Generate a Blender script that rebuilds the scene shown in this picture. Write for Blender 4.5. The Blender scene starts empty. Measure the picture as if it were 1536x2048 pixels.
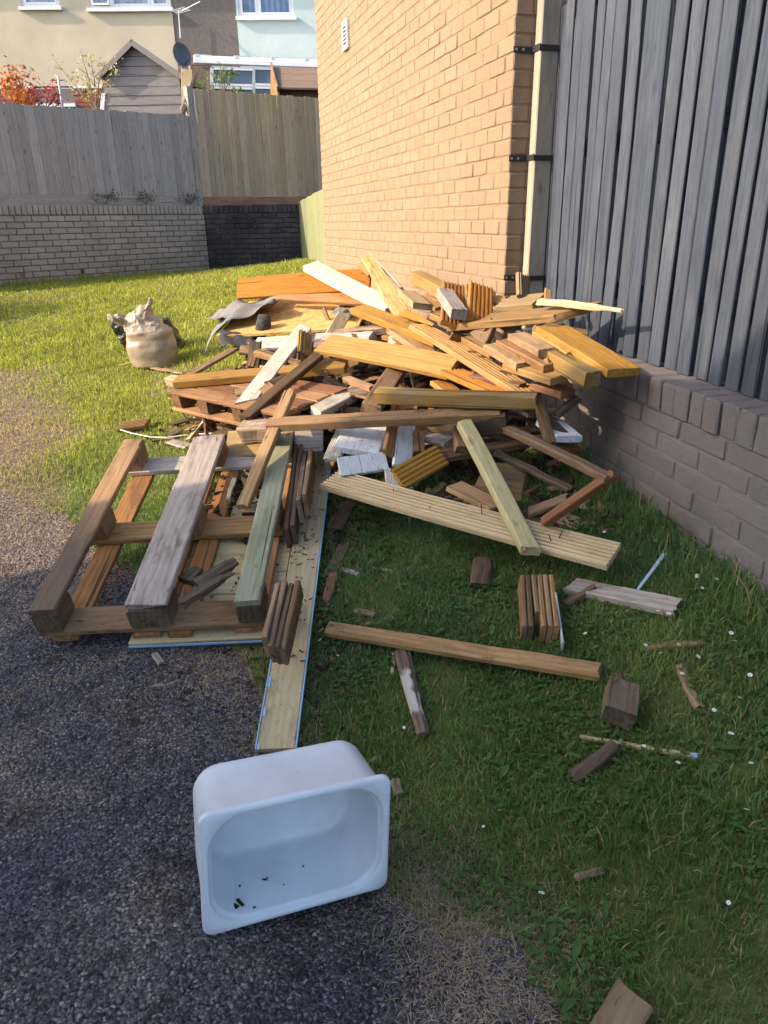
import bpy, bmesh, math, random
import numpy as np
from mathutils import Vector, Matrix, noise as mnoise

# ------------------------------------------------------------------ camera
S = bpy.context.scene
FPX = 1463.0
def nz(v):
    v = np.array(v, float); return v / np.linalg.norm(v)
CY = nz((-465, 574, 1463)); CZ = -nz((64, -3676, 1463)); CZ = nz(CZ - CY * CY.dot(CZ)); CX = -np.cross(CY, CZ)
CM = np.array([CX, CY, CZ])                       # (right, up, forward) -> world
EYE = np.array([0.0, 0.0, 1.5])
cam = bpy.data.cameras.new('camera'); camo = bpy.data.objects.new('camera', cam)
S.collection.objects.link(camo)
cam.sensor_fit = 'VERTICAL'; cam.sensor_height = 36.0; cam.lens = 36.0 * FPX / 2048.0
cam.clip_start = 0.02; cam.clip_end = 900
R, U, F = CM[:, 0], CM[:, 1], CM[:, 2]
camo.matrix_world = Matrix(((R[0], U[0], -F[0], 0), (R[1], U[1], -F[1], 0), (R[2], U[2], -F[2], 1.5), (0, 0, 0, 1)))
S.camera = camo
# ------------------------------------------------------------------ light
SUN = nz((-0.875, 0.05, 0.48))
w = bpy.data.worlds.new('World'); S.world = w; w.use_nodes = True
nt = w.node_tree; nt.nodes.clear()
sky = nt.nodes.new('ShaderNodeTexSky'); sky.sky_type = 'NISHITA'; sky.sun_disc = False
sky.sun_elevation = math.asin(SUN[2]); sky.sun_rotation = math.atan2(SUN[0], SUN[1])
sky.air_density = 0.8; sky.dust_density = 2.2; sky.ozone_density = 0.6
bg = nt.nodes.new('ShaderNodeBackground'); bg.inputs[1].default_value = 0.15
wo = nt.nodes.new('ShaderNodeOutputWorld')
nt.links.new(sky.outputs[0], bg.inputs[0]); nt.links.new(bg.outputs[0], wo.inputs[0])
sl = bpy.data.lights.new('sun', 'SUN'); sl.energy = 2.35; sl.angle = math.radians(0.53); sl.color = (1.0, 0.81, 0.58)
so = bpy.data.objects.new('sun', sl); S.collection.objects.link(so)
so.rotation_euler = Vector(-SUN).to_track_quat('-Z', 'Y').to_euler(); so.location = (-20, 0, 20)
S.view_settings.view_transform = 'Standard'; S.view_settings.look = 'None'
S.view_settings.exposure = 1.7; S.view_settings.gamma = 1.0; S.view_settings.use_curve_mapping = False
S.cycles.max_bounces = 6; S.cycles.diffuse_bounces = 3; S.cycles.glossy_bounces = 2; S.cycles.transparent_max_bounces = 6
S.cycles.transmission_bounces = 3; S.cycles.caustics_reflective = False; S.cycles.caustics_refractive = False

# ------------------------------------------------------------------ measuring helpers (photo pixel -> place)
def ray(px, py): return CM @ np.array([px - 768.0, 1024.0 - py, FPX])
def P(px, py, d): return EYE + ray(px, py) * (d / FPX)
def atx(px, py, x): r = ray(px, py); return EYE + r * (x / r[0])
def atz(px, py, z): r = ray(px, py); return EYE + r * ((z - 1.5) / r[2])
def onplane(px, py, q, n):
    r = ray(px, py); t = np.dot(np.array(q) - EYE, n) / np.dot(r, n); return EYE + r * t

# ------------------------------------------------------------------ object helpers
COL = S.collection
WM = {}
ID4 = Matrix.Identity(4)
def T(v): return Matrix.Translation(Vector(v))
def frame(o, x, z):                                # matrix with X axis x, Z axis near z
    x = Vector(x).normalized(); z = Vector(z); z = (z - x * x.dot(z))
    if z.length < 1e-5: z = Vector((0.3, 0.2, 1)); z = z - x * x.dot(z)
    z.normalize(); y = z.cross(x)
    return Matrix(((x[0], y[0], z[0], o[0]), (x[1], y[1], z[1], o[1]), (x[2], y[2], z[2], o[2]), (0, 0, 0, 1)))
def link(name, data, M=ID4, parent=None, label=None, cat=None, group=None, kind=None):
    o = bpy.data.objects.new(name, data); COL.objects.link(o); o.matrix_basis = M; WM[o.name] = M.copy()
    if parent is not None:
        o.parent = parent; o.matrix_parent_inverse = WM[parent.name].inverted()
    if label: o['label'] = label
    if cat: o['category'] = cat
    if group: o['group'] = group
    if kind: o['kind'] = kind
    return o
def empty(name, loc, label, cat, group=None):
    o = link(name, None, T(loc), None, label, cat, group); o.empty_display_size = 0.1; return o
def mesh(name, v, f, m=None, smooth=False):
    me = bpy.data.meshes.new(name); me.from_pydata([tuple(map(float, q)) for q in v], [], [tuple(int(i) for i in q) for q in f]); 
    if m: me.materials.append(m)
    if smooth: me.polygons.foreach_set('use_smooth', [True] * len(me.polygons))
    me.update(); return me
class MB:
    def __init__(s): s.v = []; s.f = []
    def add(s, v, f):
        k = len(s.v); s.v += [tuple(q) for q in v]; s.f += [tuple(i + k for i in q) for q in f]; return s
    def box(s, c, d, M=None, b=0.0):
        v, f = cbox(d[0], d[1], d[2], b) if b > 0 else cube(d)
        v = [Vector(q) + Vector(c) for q in v]
        if M is not None: v = [M @ q for q in v]
        return s.add(v, f)
    def bar(s, a, b, w, h, up=(0, 0, 1), bev=0.0):
        a = Vector(a); b = Vector(b); M = frame((a + b) / 2, b - a, up); return s.box((0, 0, 0), ((b - a).length, w, h), M, bev)
    def tube(s, pts, rad, n=6, cap=True):
        pts = [Vector(p) for p in pts]; rr = rad if isinstance(rad, (list, tuple)) else [rad] * len(pts); v = []; f = []
        for i, p in enumerate(pts):
            d = (pts[min(i + 1, len(pts) - 1)] - pts[max(i - 1, 0)]); M = frame(p, d, (0.31, 0.17, 1.0))
            for k in range(n):
                a = 2 * math.pi * k / n; v.append(M @ Vector((0, math.cos(a) * rr[i], math.sin(a) * rr[i])))
        for i in range(len(pts) - 1):
            for k in range(n): f.append((i * n + k, i * n + (k + 1) % n, (i + 1) * n + (k + 1) % n, (i + 1) * n + k))
        if cap: f.append(tuple(range(n))[::-1]); f.append(tuple((len(pts) - 1) * n + k for k in range(n)))
        return s.add(v, f)
    def mesh(s, name, m, smooth=False): return mesh(name, s.v, s.f, m, smooth)
    def obj(s, name, m, parent=None, smooth=False, M=ID4, **kw):
        if M is not ID4:
            Mi = M.inverted(); s.v = [tuple(Mi @ Vector(q)) for q in s.v]
        return link(name, s.mesh(name, m, smooth), M, parent, **kw)
def cube(d):
    x, y, z = d[0] / 2, d[1] / 2, d[2] / 2
    v = [(-x, -y, -z), (x, -y, -z), (x, y, -z), (-x, y, -z), (-x, -y, z), (x, -y, z), (x, y, z), (-x, y, z)]
    return v, [(0, 3, 2, 1), (4, 5, 6, 7), (0, 1, 5, 4), (1, 2, 6, 5), (2, 3, 7, 6), (3, 0, 4, 7)]
def cbox(X, Y, Z, b, rnd=None, j=0.0):             # chamfered box, 24 vertices
    x, y, z = X / 2, Y / 2, Z / 2; v = []; idx = {}
    for sx in (-1, 1):
        for sy in (-1, 1):
            for sz in (-1, 1):
                for a in range(3):
                    p = [sx * (x - b), sy * (y - b), sz * (z - b)]; p[a] = (sx * x, sy * y, sz * z)[a]
                    if rnd and j: p = [q + rnd.uniform(-j, j) for q in p]
                    idx[(sx, sy, sz, a)] = len(v); v.append(p)
    f = []
    for a in range(3):
        o1, o2 = [(1, 2), (2, 0), (0, 1)][a]
        for s in (-1, 1):
            q = []
            for (m, n) in ((-1, -1), (1, -1), (1, 1), (-1, 1)):
                k = [0, 0, 0]; k[a] = s; k[o1] = m; k[o2] = n; q.append(idx[(k[0], k[1], k[2], a)])
            f.append(q if s > 0 else q[::-1])
    for a in range(3):                             # edge chamfers, edges parallel to axis a
        o1, o2 = [(1, 2), (2, 0), (0, 1)][a]
        for m in (-1, 1):
            for n in (-1, 1):
                def g(s, face):
                    k = [0, 0, 0]; k[a] = s; k[o1] = m; k[o2] = n; return idx[(k[0], k[1], k[2], face)]
                q = [g(-1, o1), g(1, o1), g(1, o2), g(-1, o2)]
                f.append(q if m * n < 0 else q[::-1])
    for sx in (-1, 1):
        for sy in (-1, 1):
            for sz in (-1, 1):
                q = [idx[(sx, sy, sz, a)] for a in range(3)]; f.append(q if sx * sy * sz > 0 else q[::-1])
    return v, f

# ------------------------------------------------------------------ materials
def mat(name, col=(0.5, 0.5, 0.5), rough=0.8, spec=0.3, metal=0.0):
    m = bpy.data.materials.new(name); m.use_nodes = True; n = m.node_tree; b = n.nodes['Principled BSDF']
    b.inputs['Base Color'].default_value = (*col, 1); b.inputs['Roughness'].default_value = rough
    b.inputs['Specular IOR Level'].default_value = spec; b.inputs['Metallic'].default_value = metal
    return m, n, b
class NB:
    def __init__(s, nt): s.t = nt
    def n(s, typ, **kw):
        x = s.t.nodes.new('ShaderNode' + typ)
        for k, v in kw.items():
            if k.startswith('i_'):
                key = k[2:]; key = int(key) if key.isdigit() else key.replace('_', ' ')
                x.inputs[key].default_value = v
            else: setattr(x, k, v)
        return x
    def l(s, a, b): s.t.links.new(a, b)
    def coords(s, scale, rand=True, gen='Object'):
        tc = s.n('TexCoord'); mp = s.n('Mapping'); mp.inputs['Scale'].default_value = scale; s.l(tc.outputs[gen], mp.inputs[0])
        if rand:
            oi = s.n('ObjectInfo'); mu = s.n('VectorMath', operation='SCALE'); mu.inputs[0].default_value = (37.0, 71.0, 53.0)
            s.l(oi.outputs['Random'], mu.inputs['Scale']); s.l(mu.outputs[0], mp.inputs['Location'])
        return mp.outputs[0]
    def noise(s, vec, scale, detail=4, rough=0.55, dist=0.0):
        x = s.n('TexNoise'); x.inputs['Scale'].default_value = scale; x.inputs['Detail'].default_value = detail
        x.inputs['Roughness'].default_value = rough; x.inputs['Distortion'].default_value = dist; s.l(vec, x.inputs['Vector']); return x.outputs[0]
    def ramp(s, fac, stops):
        r = s.n('ValToRGB'); e = r.color_ramp.elements
        while len(e) < len(stops): e.new(0.5)
        for q, (p, c) in zip(e, stops): q.position = p; q.color = (*c, 1) if len(c) == 3 else c
        s.l(fac, r.inputs[0]); return r.outputs[0]
    def mix(s, fac, a, b, mode='MIX'):
        x = s.n('Mix', data_type='RGBA', blend_type=mode)
        if isinstance(fac, (int, float)): x.inputs[0].default_value = fac
        else: s.l(fac, x.inputs[0])
        for k, q in ((6, a), (7, b)):
            if isinstance(q, tuple): x.inputs[k].default_value = (*q, 1)
            else: s.l(q, x.inputs[k])
        return x.outputs[2]
    def maprange(s, v, a, b, c, d):
        x = s.n('MapRange'); s.l(v, x.inputs[0])
        for i, q in enumerate((a, b, c, d)): x.inputs[i + 1].default_value = q
        return x.outputs[0]
    def math(s, op, a, b=None):
        x = s.n('Math', operation=op)
        for k, q in ((0, a), (1, b)):
            if q is None: continue
            if isinstance(q, (int, float)): x.inputs[k].default_value = q
            else: s.l(q, x.inputs[k])
        return x.outputs[0]
    def bump(s, h, bsdf, strength, dist=0.01, prev=None):
        b = s.n('Bump'); b.inputs['Strength'].default_value = strength; b.inputs['Distance'].default_value = dist; s.l(h, b.inputs['Height'])
        if prev is not None: s.l(prev, b.inputs['Normal'])
        s.l(b.outputs[0], bsdf.inputs['Normal']); return b.outputs[0]
def wood(name, light, dark, stain=(0.05, 0.035, 0.025), stain_amt=0.35, rough=0.75, knots=0.6, var=0.22, bump=0.35, fleck=None, fleck_amt=0.0, patch=None, patch_amt=0.0, patch_at=(0.42, 0.6), xdark=None, grime=0.35):
    m, nt, b = mat(name, light, rough, 0.25); q = NB(nt)
    v = q.coords((1.1, 9, 9)); g = q.noise(v, 2.0, 6, 0.66, 1.8)
    vr = q.coords((0.55, 3.2, 3.2)); wv = q.n('TexWave', wave_type='BANDS', bands_direction='Y', i_Scale=4.0, i_Distortion=9.0, i_Detail=3.0)
    q.l(vr, wv.inputs['Vector'])
    gr = q.math('ADD', q.math('MULTIPLY', g, 0.86), q.math('MULTIPLY', wv.outputs['Fac'], 0.14))
    c = q.ramp(gr, [(0.28, dark), (0.62, light)])
    vf = q.coords((4, 150, 150)); fine = q.noise(vf, 1.0, 2, 0.5)
    c = q.mix(q.maprange(fine, 0.35, 0.7, 0.0, 0.35), c, dark)
    vs = q.coords((1.6, 4.5, 4.5)); sn = q.noise(vs, 2.3, 5, 0.6, 0.4)
    c = q.mix(q.maprange(sn, 0.52, 0.74, 0.0, stain_amt), c, stain)
    if knots > 0:
        vk = q.coords((4.2, 9, 9)); vo = q.n('TexVoronoi', feature='F1', i_Scale=1.0); q.l(vk, vo.inputs['Vector'])
        c = q.mix(q.maprange(vo.outputs['Distance'], 0.05, 0.17, knots, 0.0), c, tuple(x * 0.35 for x in dark))
    if patch:
        vp = q.coords((2.2, 5, 5)); pn = q.noise(vp, 1.5, 4, 0.6); c = q.mix(q.maprange(pn, patch_at[0], patch_at[1], 0, patch_amt), c, patch)
    if fleck:
        vq = q.coords((30, 60, 60)); fn = q.noise(vq, 1.0, 3, 0.7); c = q.mix(q.maprange(fn, 0.6, 0.68, 0, fleck_amt), c, fleck)
    if grime > 0:                                    # scuffs, muddy smears and small dark dents
        vg = q.coords((3.0, 7, 7)); gn = q.noise(vg, 3.0, 7, 0.72, 0.6); c = q.mix(q.maprange(gn, 0.56, 0.72, 0, grime), c, tuple(x * 0.42 for x in dark))
        ve = q.coords((9, 38, 38)); en_ = q.noise(ve, 1.0, 4, 0.7); c = q.mix(q.maprange(en_, 0.63, 0.7, 0, grime * 1.4), c, tuple(x * 0.3 for x in dark))
    if grime > 0:                                    # fine drying cracks along the grain
        vk2 = q.coords((0.8, 42, 42)); kn = q.noise(vk2, 1.0, 2, 0.5, 0.3); c = q.mix(q.maprange(kn, 0.665, 0.70, 0, min(1, grime * 2)), c, tuple(x * 0.22 for x in dark))
    if xdark:                                       # one end of the board is coloured darker, fading along its length
        tcx = q.n('TexCoord'); sx_ = q.n('SeparateXYZ'); q.l(tcx.outputs['Object'], sx_.inputs[0]); vx = q.coords((2, 8, 8)); xn = q.noise(vx, 2.0, 5, .6)
        sm_ = q.math('ADD', sx_.outputs['X'], q.math('MULTIPLY', xn, 0.5)); c = q.mix(q.maprange(sm_, xdark[0], xdark[1], xdark[2], 0.0), c, xdark[3])
    oi = q.n('ObjectInfo'); hs = q.n('HueSaturation'); q.l(c, hs.inputs['Color'])
    q.l(q.maprange(oi.outputs['Random'], 0, 1, 1 - var, 1 + var), hs.inputs['Value'])
    rr = q.math('FRACT', q.math('MULTIPLY', oi.outputs['Random'], 7.31)); q.l(q.maprange(rr, 0, 1, 0.9, 1.1), hs.inputs['Saturation'])
    q.l(hs.outputs[0], b.inputs['Base Color'])
    p = q.bump(fine, b, bump * .6, 0.0015); q.bump(g, b, bump * .5, 0.003, p)
    return m
def brickmat(name, c1, c2, c3, speck=(0.7, 0.62, 0.5), speck_amt=0.25, bump=0.8, stain=None, stain_amt=0.0, scale=1.0):
    m, nt, b = mat(name, c1, 0.9, 0.2); q = NB(nt)
    oi = q.n('ObjectInfo'); at = q.n('Attribute', attribute_name='bid'); r = q.math('FRACT', q.math('ADD', oi.outputs['Random'], at.outputs['Fac']))
    c = q.ramp(r, [(0.0, c2), (0.45, c1), (0.8, c1), (1.0, c3)])
    v = q.coords((1, 1, 1), True); n1 = q.noise(v, 9 * scale, 4, 0.6); c = q.mix(q.maprange(n1, 0.35, 0.7, 0, 0.45), c, c2)
    n2 = q.noise(v, 260 * scale, 3, 0.7); c = q.mix(q.maprange(n2, 0.58, 0.72, 0, speck_amt), c, speck)
    n3 = q.noise(v, 150 * scale, 4, 0.7); c = q.mix(q.maprange(n3, 0.3, 0.45, 0.5, 0), c, tuple(x * 0.45 for x in c2))
    if stain:
        vw = q.coords((1, 1, 1), False, 'Object'); geo = q.n('NewGeometry'); ns = q.noise(geo.outputs['Position'], 1.3, 5, 0.65)
        c = q.mix(q.maprange(ns, 0.42, 0.62, 0, stain_amt), c, stain)
    q.l(c, b.inputs['Base Color']); p = q.bump(n3, b, bump, 0.006); q.bump(n2, b, bump * 0.8, 0.004, p); return m
def noisy(name, c1, c2, scale=8, rough=0.85, bump=0.3, dist=0.01, spec=0.3, detail=5, rand=False, stretch=(1, 1, 1)):
    m, nt, b = mat(name, c1, rough, spec); q = NB(nt); v = q.coords(stretch, rand); n = q.noise(v, scale, detail, 0.6)
    q.l(q.ramp(n, [(0.32, c2), (0.68, c1)]), b.inputs['Base Color'])
    if bump: q.bump(q.noise(v, scale * 5, 4, 0.65), b, bump, dist)
    return m
def vcol(name, rough=0.8, spec=0.2, trans=0.0, bump=0):
    m, nt, b = mat(name, (0.5, 0.5, 0.5), rough, spec); q = NB(nt); a = q.n('Attribute', attribute_name='Col'); q.l(a.outputs['Color'], b.inputs['Base Color'])
    if trans > 0:
        tr = q.n('BsdfTranslucent'); q.l(a.outputs['Color'], tr.inputs[0]); mx = q.n('MixShader', i_0=trans)
        q.l(b.outputs[0], mx.inputs[1]); q.l(tr.outputs[0], mx.inputs[2]); q.l(mx.outputs[0], nt.nodes['Material Output'].inputs[0])
    if bump:
        v = q.coords((1, 1, 1), False); q.bump(q.noise(v, 240, 4, 0.7), b, bump, 0.004)
    return m

W = {}
W['yel'] = wood('fresh_yellow_timber', (0.37, 0.215, 0.065), (0.235, 0.12, 0.032), stain_amt=0.35, knots=0.45)
W['yel2'] = wood('treated_yellow_timber', (0.36, 0.235, 0.09), (0.225, 0.135, 0.045), stain_amt=0.3, knots=0.5, patch=(0.30, 0.26, 0.18), patch_amt=0.35)
W['org'] = wood('orange_timber', (0.41, 0.185, 0.048), (0.28, 0.105, 0.024), stain_amt=0.2, knots=0.6)
W['pale'] = wood('pale_timber', (0.52, 0.405, 0.24), (0.38, 0.275, 0.145), stain_amt=0.3, knots=0.5)
W['pgreen'] = wood('pale_green_treated_timber', (0.46, 0.41, 0.23), (0.33, 0.28, 0.14), stain_amt=0.25, knots=0.5)
W['white'] = wood('white_painted_timber', (0.58, 0.54, 0.45), (0.45, 0.39, 0.30), stain_amt=0.4, knots=0.1, var=0.08, fleck=(0.1, 0.08, 0.06), fleck_amt=0.5)
W['whitegrey'] = wood('white_composite_board', (0.66, 0.67, 0.68), (0.56, 0.56, 0.55), stain_amt=0.25, knots=0.0, var=0.06, fleck=(0.08, 0.07, 0.06), fleck_amt=0.6)
W['brn'] = wood('brown_timber', (0.27, 0.165, 0.09), (0.15, 0.08, 0.04), grime=0.7, stain_amt=0.5, patch=(0.36, 0.25, 0.15), patch_amt=0.3)
W['tan'] = wood('tan_old_timber', (0.36, 0.225, 0.105), (0.20, 0.11, 0.045), stain_amt=0.6, grime=0.65)
W['pink'] = wood('weathered_pinkish_timber', (0.46, 0.40, 0.35), (0.27, 0.215, 0.17), stain_amt=0.75, bump=0.8, grime=0.8)
W['red'] = wood('reddish_brown_timber', (0.24, 0.115, 0.055), (0.12, 0.05, 0.025), stain_amt=0.7, grime=0.6)
W['orgbrn'] = wood('orange_brown_timber', (0.35, 0.18, 0.068), (0.19, 0.085, 0.03), stain_amt=0.6, grime=0.55)
W['dk'] = wood('dark_rotten_timber', (0.105, 0.072, 0.045), (0.036, 0.025, 0.017), stain=(0.02, 0.015, 0.012), stain_amt=0.6, bump=0.9)
W['dkbrn'] = wood('dark_brown_timber', (0.165, 0.105, 0.058), (0.07, 0.043, 0.024), stain_amt=0.6, bump=0.7)
W['grey'] = wood('weathered_grey_timber', (0.36, 0.31, 0.27), (0.22, 0.18, 0.15), stain_amt=0.45, bump=0.6)
W['green'] = wood('algae_green_timber', (0.36, 0.35, 0.24), (0.23, 0.22, 0.14), stain_amt=0.6, bump=0.7, patch=(0.20, 0.23, 0.12), patch_amt=0.5, grime=0.7)
W['rot'] = wood('rotten_crumbling_timber', (0.34, 0.24, 0.16), (0.09, 0.055, 0.035), stain=(0.03, 0.02, 0.015), stain_amt=0.8, bump=1.0)
W['whiterot'] = wood('rotten_timber_with_flaking_white_paint', (0.22, 0.14, 0.09), (0.09, 0.055, 0.035), stain_amt=0.5, bump=0.9, fleck=None, patch=(0.50, 0.46, 0.40), patch_amt=0.85, patch_at=(0.57, 0.61))
W['post'] = wood('bleached_post_timber', (0.40, 0.345, 0.27), (0.28, 0.23, 0.175), stain_amt=0.35, knots=0.6, var=0.05)
W['lichen'] = wood('lichen_mottled_timber', (0.50, 0.38, 0.17), (0.30, 0.20, 0.08), stain_amt=0.7, bump=0.7, fleck=(0.12, 0.09, 0.05), fleck_amt=0.6)
W['runner'] = wood('pallet_runner_dark_front', (0.42, 0.27, 0.145), (0.27, 0.155, 0.075), stain_amt=0.6, bump=0.8, grime=0.8, xdark=(0.0, 0.35, 0.75, (0.085, 0.06, 0.045)))
M_blackfence = wood('black_stained_board', (0.068, 0.080, 0.106), (0.036, 0.044, 0.062), stain=(0.13, 0.135, 0.145), stain_amt=0.3, knots=0.35, var=0.13, bump=0.45, rough=0.5)
M_farfence = wood('grey_brown_fence_board', (0.42, 0.365, 0.335), (0.31, 0.265, 0.24), stain=(0.15, 0.12, 0.105), stain_amt=0.3, knots=0.7, var=0.14)
M_farfence2 = wood('golden_brown_fence_board', (0.47, 0.355, 0.235), (0.35, 0.255, 0.16), stain=(0.24, 0.18, 0.14), stain_amt=0.35, knots=0.6, var=0.15)
M_greenfence = wood('pale_green_fence_board', (0.235, 0.25, 0.135), (0.185, 0.195, 0.10), stain_amt=0.2, knots=0.2, var=0.12)
M_shed = wood('grey_brown_shed_board', (0.27, 0.245, 0.235), (0.20, 0.18, 0.17), stain_amt=0.25, knots=0.3, var=0.08)
M_shed2 = wood('brown_shed_board', (0.22, 0.155, 0.115), (0.16, 0.11, 0.08), stain_amt=0.2, knots=0.2, var=0.06)
# ------------------------------------------------------------------ ground height
CP = np.array([
    (1.65, 1.55, .425), (1.65, 2.39, .44), (1.65, 0.4, .36), (1.65, 3.7, .52), (-.20, 2.40, .09), (-.08, 1.25, .0), (.36, 1.29, -.075), (.30, 1.48, -.06), (.05, 1.45, -.035), (.60, 1.0, .02),
    (-.10, 6.0, .49), (-1.92, 10.57, .80), (.80, 12.47, .785), (2.2, 12.44, .895), (1.77, 8.2, 1.05), (-.81, 3.2, .13), (-1.3, 5.2, .30), (-3, 3, .03),
    (-3, 0, -.1), (0, 0, -.1), (.7, 3.2, .34), (-2.6, 8, .55), (-4.5, 10, .72), (1.0, 1.0, .15), (1.1, 2.2, .27), (.45, 2.2, .12), (1.2, 5.0, .66), (1.75, 5.6, .80), (.2, 4.2, .33), (-5, 5, .1), (-5, 13, .9), (4, 13, .95), (0.9, 0.3, .06)])
def _tps(d): return np.where(d > 1e-9, d * d * np.log(np.maximum(d, 1e-9)), 0.0)
_n = len(CP); _D = np.linalg.norm(CP[:, None, :2] - CP[None, :, :2], axis=2)
_K = np.zeros((_n + 3, _n + 3)); _K[:_n, :_n] = _tps(_D) + np.eye(_n) * 0.03; _K[:_n, _n] = 1; _K[:_n, _n + 1:] = CP[:, :2]; _K[_n:, :_n] = _K[:_n, _n:].T
_W = np.linalg.solve(_K, np.r_[CP[:, 2], 0, 0, 0])
def gz(x, y):
    x = np.clip(np.asarray(x, float), -5, 2.6); y = np.clip(np.asarray(y, float), -1.0, 13.5)
    s = x.shape; x = x.ravel(); y = y.ravel()
    d = np.sqrt((x[:, None] - CP[None, :, 0]) ** 2 + (y[:, None] - CP[None, :, 1]) ** 2)
    z = _tps(d) @ _W[:_n] + _W[_n] + _W[_n + 1] * x + _W[_n + 2] * y
    return z.reshape(s)
def g1(x, y): return float(gz(np.array([x]), np.array([y]))[0])
def G(px, py, lift=0.0):                                  # photo pixel -> point on the ground
    t = 1.0; r = ray(px, py); z = 0.1
    for _ in range(40):
        p = EYE + r * ((z - 1.5) / r[2]); z = 0.5 * z + 0.5 * (g1(p[0], p[1]) + lift)
    return EYE + r * ((z - 1.5) / r[2])
def inpoly(x, y, poly):
    c = np.zeros(x.shape, bool); n = len(poly); j = n - 1
    for i in range(n):
        xi, yi = poly[i]; xj, yj = poly[j]
        k = ((yi > y) != (yj > y)) & (x < (xj - xi) * (y - yi) / (yj - yi + 1e-12) + xi); c ^= k; j = i
    return c
def h2(ix, iy, s=0):                                      # hash of integer cells to 0..1
    a = (ix.astype(np.int64) * 374761393 + iy.astype(np.int64) * 668265263 + s * 982451653) & 0x7fffffff
    a = ((a ^ (a >> 13)) * 1274126177) & 0x7fffffff; a = (a ^ (a >> 16)) & 0x7fffffff
    return (a % 1000003) / 1000003.0
def vnoise(x, y, s=0):
    ix = np.floor(x); iy = np.floor(y); fx = x - ix; fy = y - iy; fx = fx * fx * (3 - 2 * fx); fy = fy * fy * (3 - 2 * fy)
    return (h2(ix, iy, s) * (1 - fx) + h2(ix + 1, iy, s) * fx) * (1 - fy) + (h2(ix, iy + 1, s) * (1 - fx) + h2(ix + 1, iy + 1, s) * fx) * fy
def fbm(x, y, s=0, o=4):
    r = 0; a = 0.5
    for i in range(o): r = r + a * vnoise(x * 2 ** i, y * 2 ** i, s + i); a *= 0.5
    return r / (1 - 0.5 ** o)
def gridmesh(name, xs, ys, zf, m, keep=None, col=None, smooth=True):
    X, Y = np.meshgrid(xs, ys); Z = zf(X, Y); ny, nx = X.shape; v = np.stack([X, Y, Z], -1).reshape(-1, 3)
    i = np.arange(ny * nx).reshape(ny, nx); q = np.stack([i[:-1, :-1], i[:-1, 1:], i[1:, 1:], i[1:, :-1]], -1).reshape(-1, 4)
    if keep is not None:
        cx = v[q].mean(1); q = q[keep(cx[:, 0], cx[:, 1])]
    used = np.unique(q); remap = -np.ones(len(v), int); remap[used] = np.arange(len(used)); v = v[used]; q = remap[q]
    me = npmesh(name, v, q.ravel(), np.full(len(q), 4), m, smooth)
    if col is not None:
        c = col(v[:, 0], v[:, 1], v[:, 2]); a = me.attributes.new('Col', 'FLOAT_COLOR', 'POINT'); a.data.foreach_set('color', np.c_[c, np.ones(len(c))].astype(np.float32).ravel())
    return me
def npmesh(name, v, loops, sizes, m, smooth=False):
    me = bpy.data.meshes.new(name); me.vertices.add(len(v)); me.vertices.foreach_set('co', np.asarray(v, np.float32).ravel())
    me.loops.add(len(loops)); me.loops.foreach_set('vertex_index', np.asarray(loops, np.int32)); me.polygons.add(len(sizes))
    st = np.r_[0, np.cumsum(sizes)[:-1]]; me.polygons.foreach_set('loop_start', st.astype(np.int32)); me.polygons.foreach_set('loop_total', np.asarray(sizes, np.int32))
    if smooth: me.polygons.foreach_set('use_smooth', np.ones(len(sizes), bool))
    me.materials.append(m); me.update(calc_edges=True); me.validate(); return me

# tarmac outline (photo boundary brought onto the ground), grass is everything else
TARPX = [(-500, 960), (0, 985), (70, 1012), (120, 1035), (165, 1065), (235, 1130), (400, 1180), (470, 1290), (505, 1345), (500, 1420), (520, 1500), (600, 1560), (700, 1640), (790, 1740), (830, 1790), (905, 1840), (1000, 1905), (1045, 1980), (1090, 2060)]
TARB = [tuple(G(a, b)[:2]) for a, b in TARPX]
TAR = TARB + [(0.62, 0.6), (0.7, -0.6), (-6, -0.6), (-6, TARB[0][1])]
def edge_noise(x, y): return (fbm(x * 7, y * 7, 11, 3) - 0.5) * 0.16, (fbm(x * 7, y * 7, 23, 3) - 0.5) * 0.16
def on_tar(x, y):
    a, b = edge_noise(x, y); return inpoly(x + a, y + b, TAR)

M_soil = vcol('soil', 0.95, 0.1, 0, 1.0)
def bare(x, y):                                                       # worn, dry parts of the lawn
    d = np.clip(1 - (np.abs(x - (-1.22 - .03 * (y - 4))) / .72), 0, 1) ** .7 * np.clip((6.9 - y) / 1.6, 0, 1) * np.clip((y - 2.6) / .5, 0, 1)
    n_ = fbm(x * 2.1, y * 2.1, 91, 4)
    return np.clip(d * 1.5 + (n_ - .55) * 1.3, 0, 1)
def soil_col(x, y, z):
    k = np.clip(bare(x, y) * 1.3, 0, 1)[:, None]; f_ = fbm(x * 11, y * 11, 5, 4)[:, None]
    return np.array([0.13, 0.14, 0.04]) * (1 - k) * (.6 + .8 * f_) + (np.array([0.23, 0.18, 0.15]) * f_ + np.array([0.12, 0.09, 0.085]) * (1 - f_)) * k
def grad(a, b, d): return np.arange(a, b + d * 0.5, d)
gx = np.unique(np.round(np.r_[-220, -120, -60, -30, -16, -10, grad(-6, 2.6, .05), 4, 8, 16, 30, 60, 120, 220], 4))
gy = np.unique(np.round(np.r_[-220, -120, -60, -30, -16, -8, -4, grad(-1, 13.4, .06), 16, 24, 40, 80, 150, 260], 4))
link('ground', gridmesh('ground', gx, gy, lambda x, y: gz(x, y) - 0.004 + np.where(y > 13.45, -0.3, 0), M_soil, None, soil_col), kind='structure')

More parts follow.
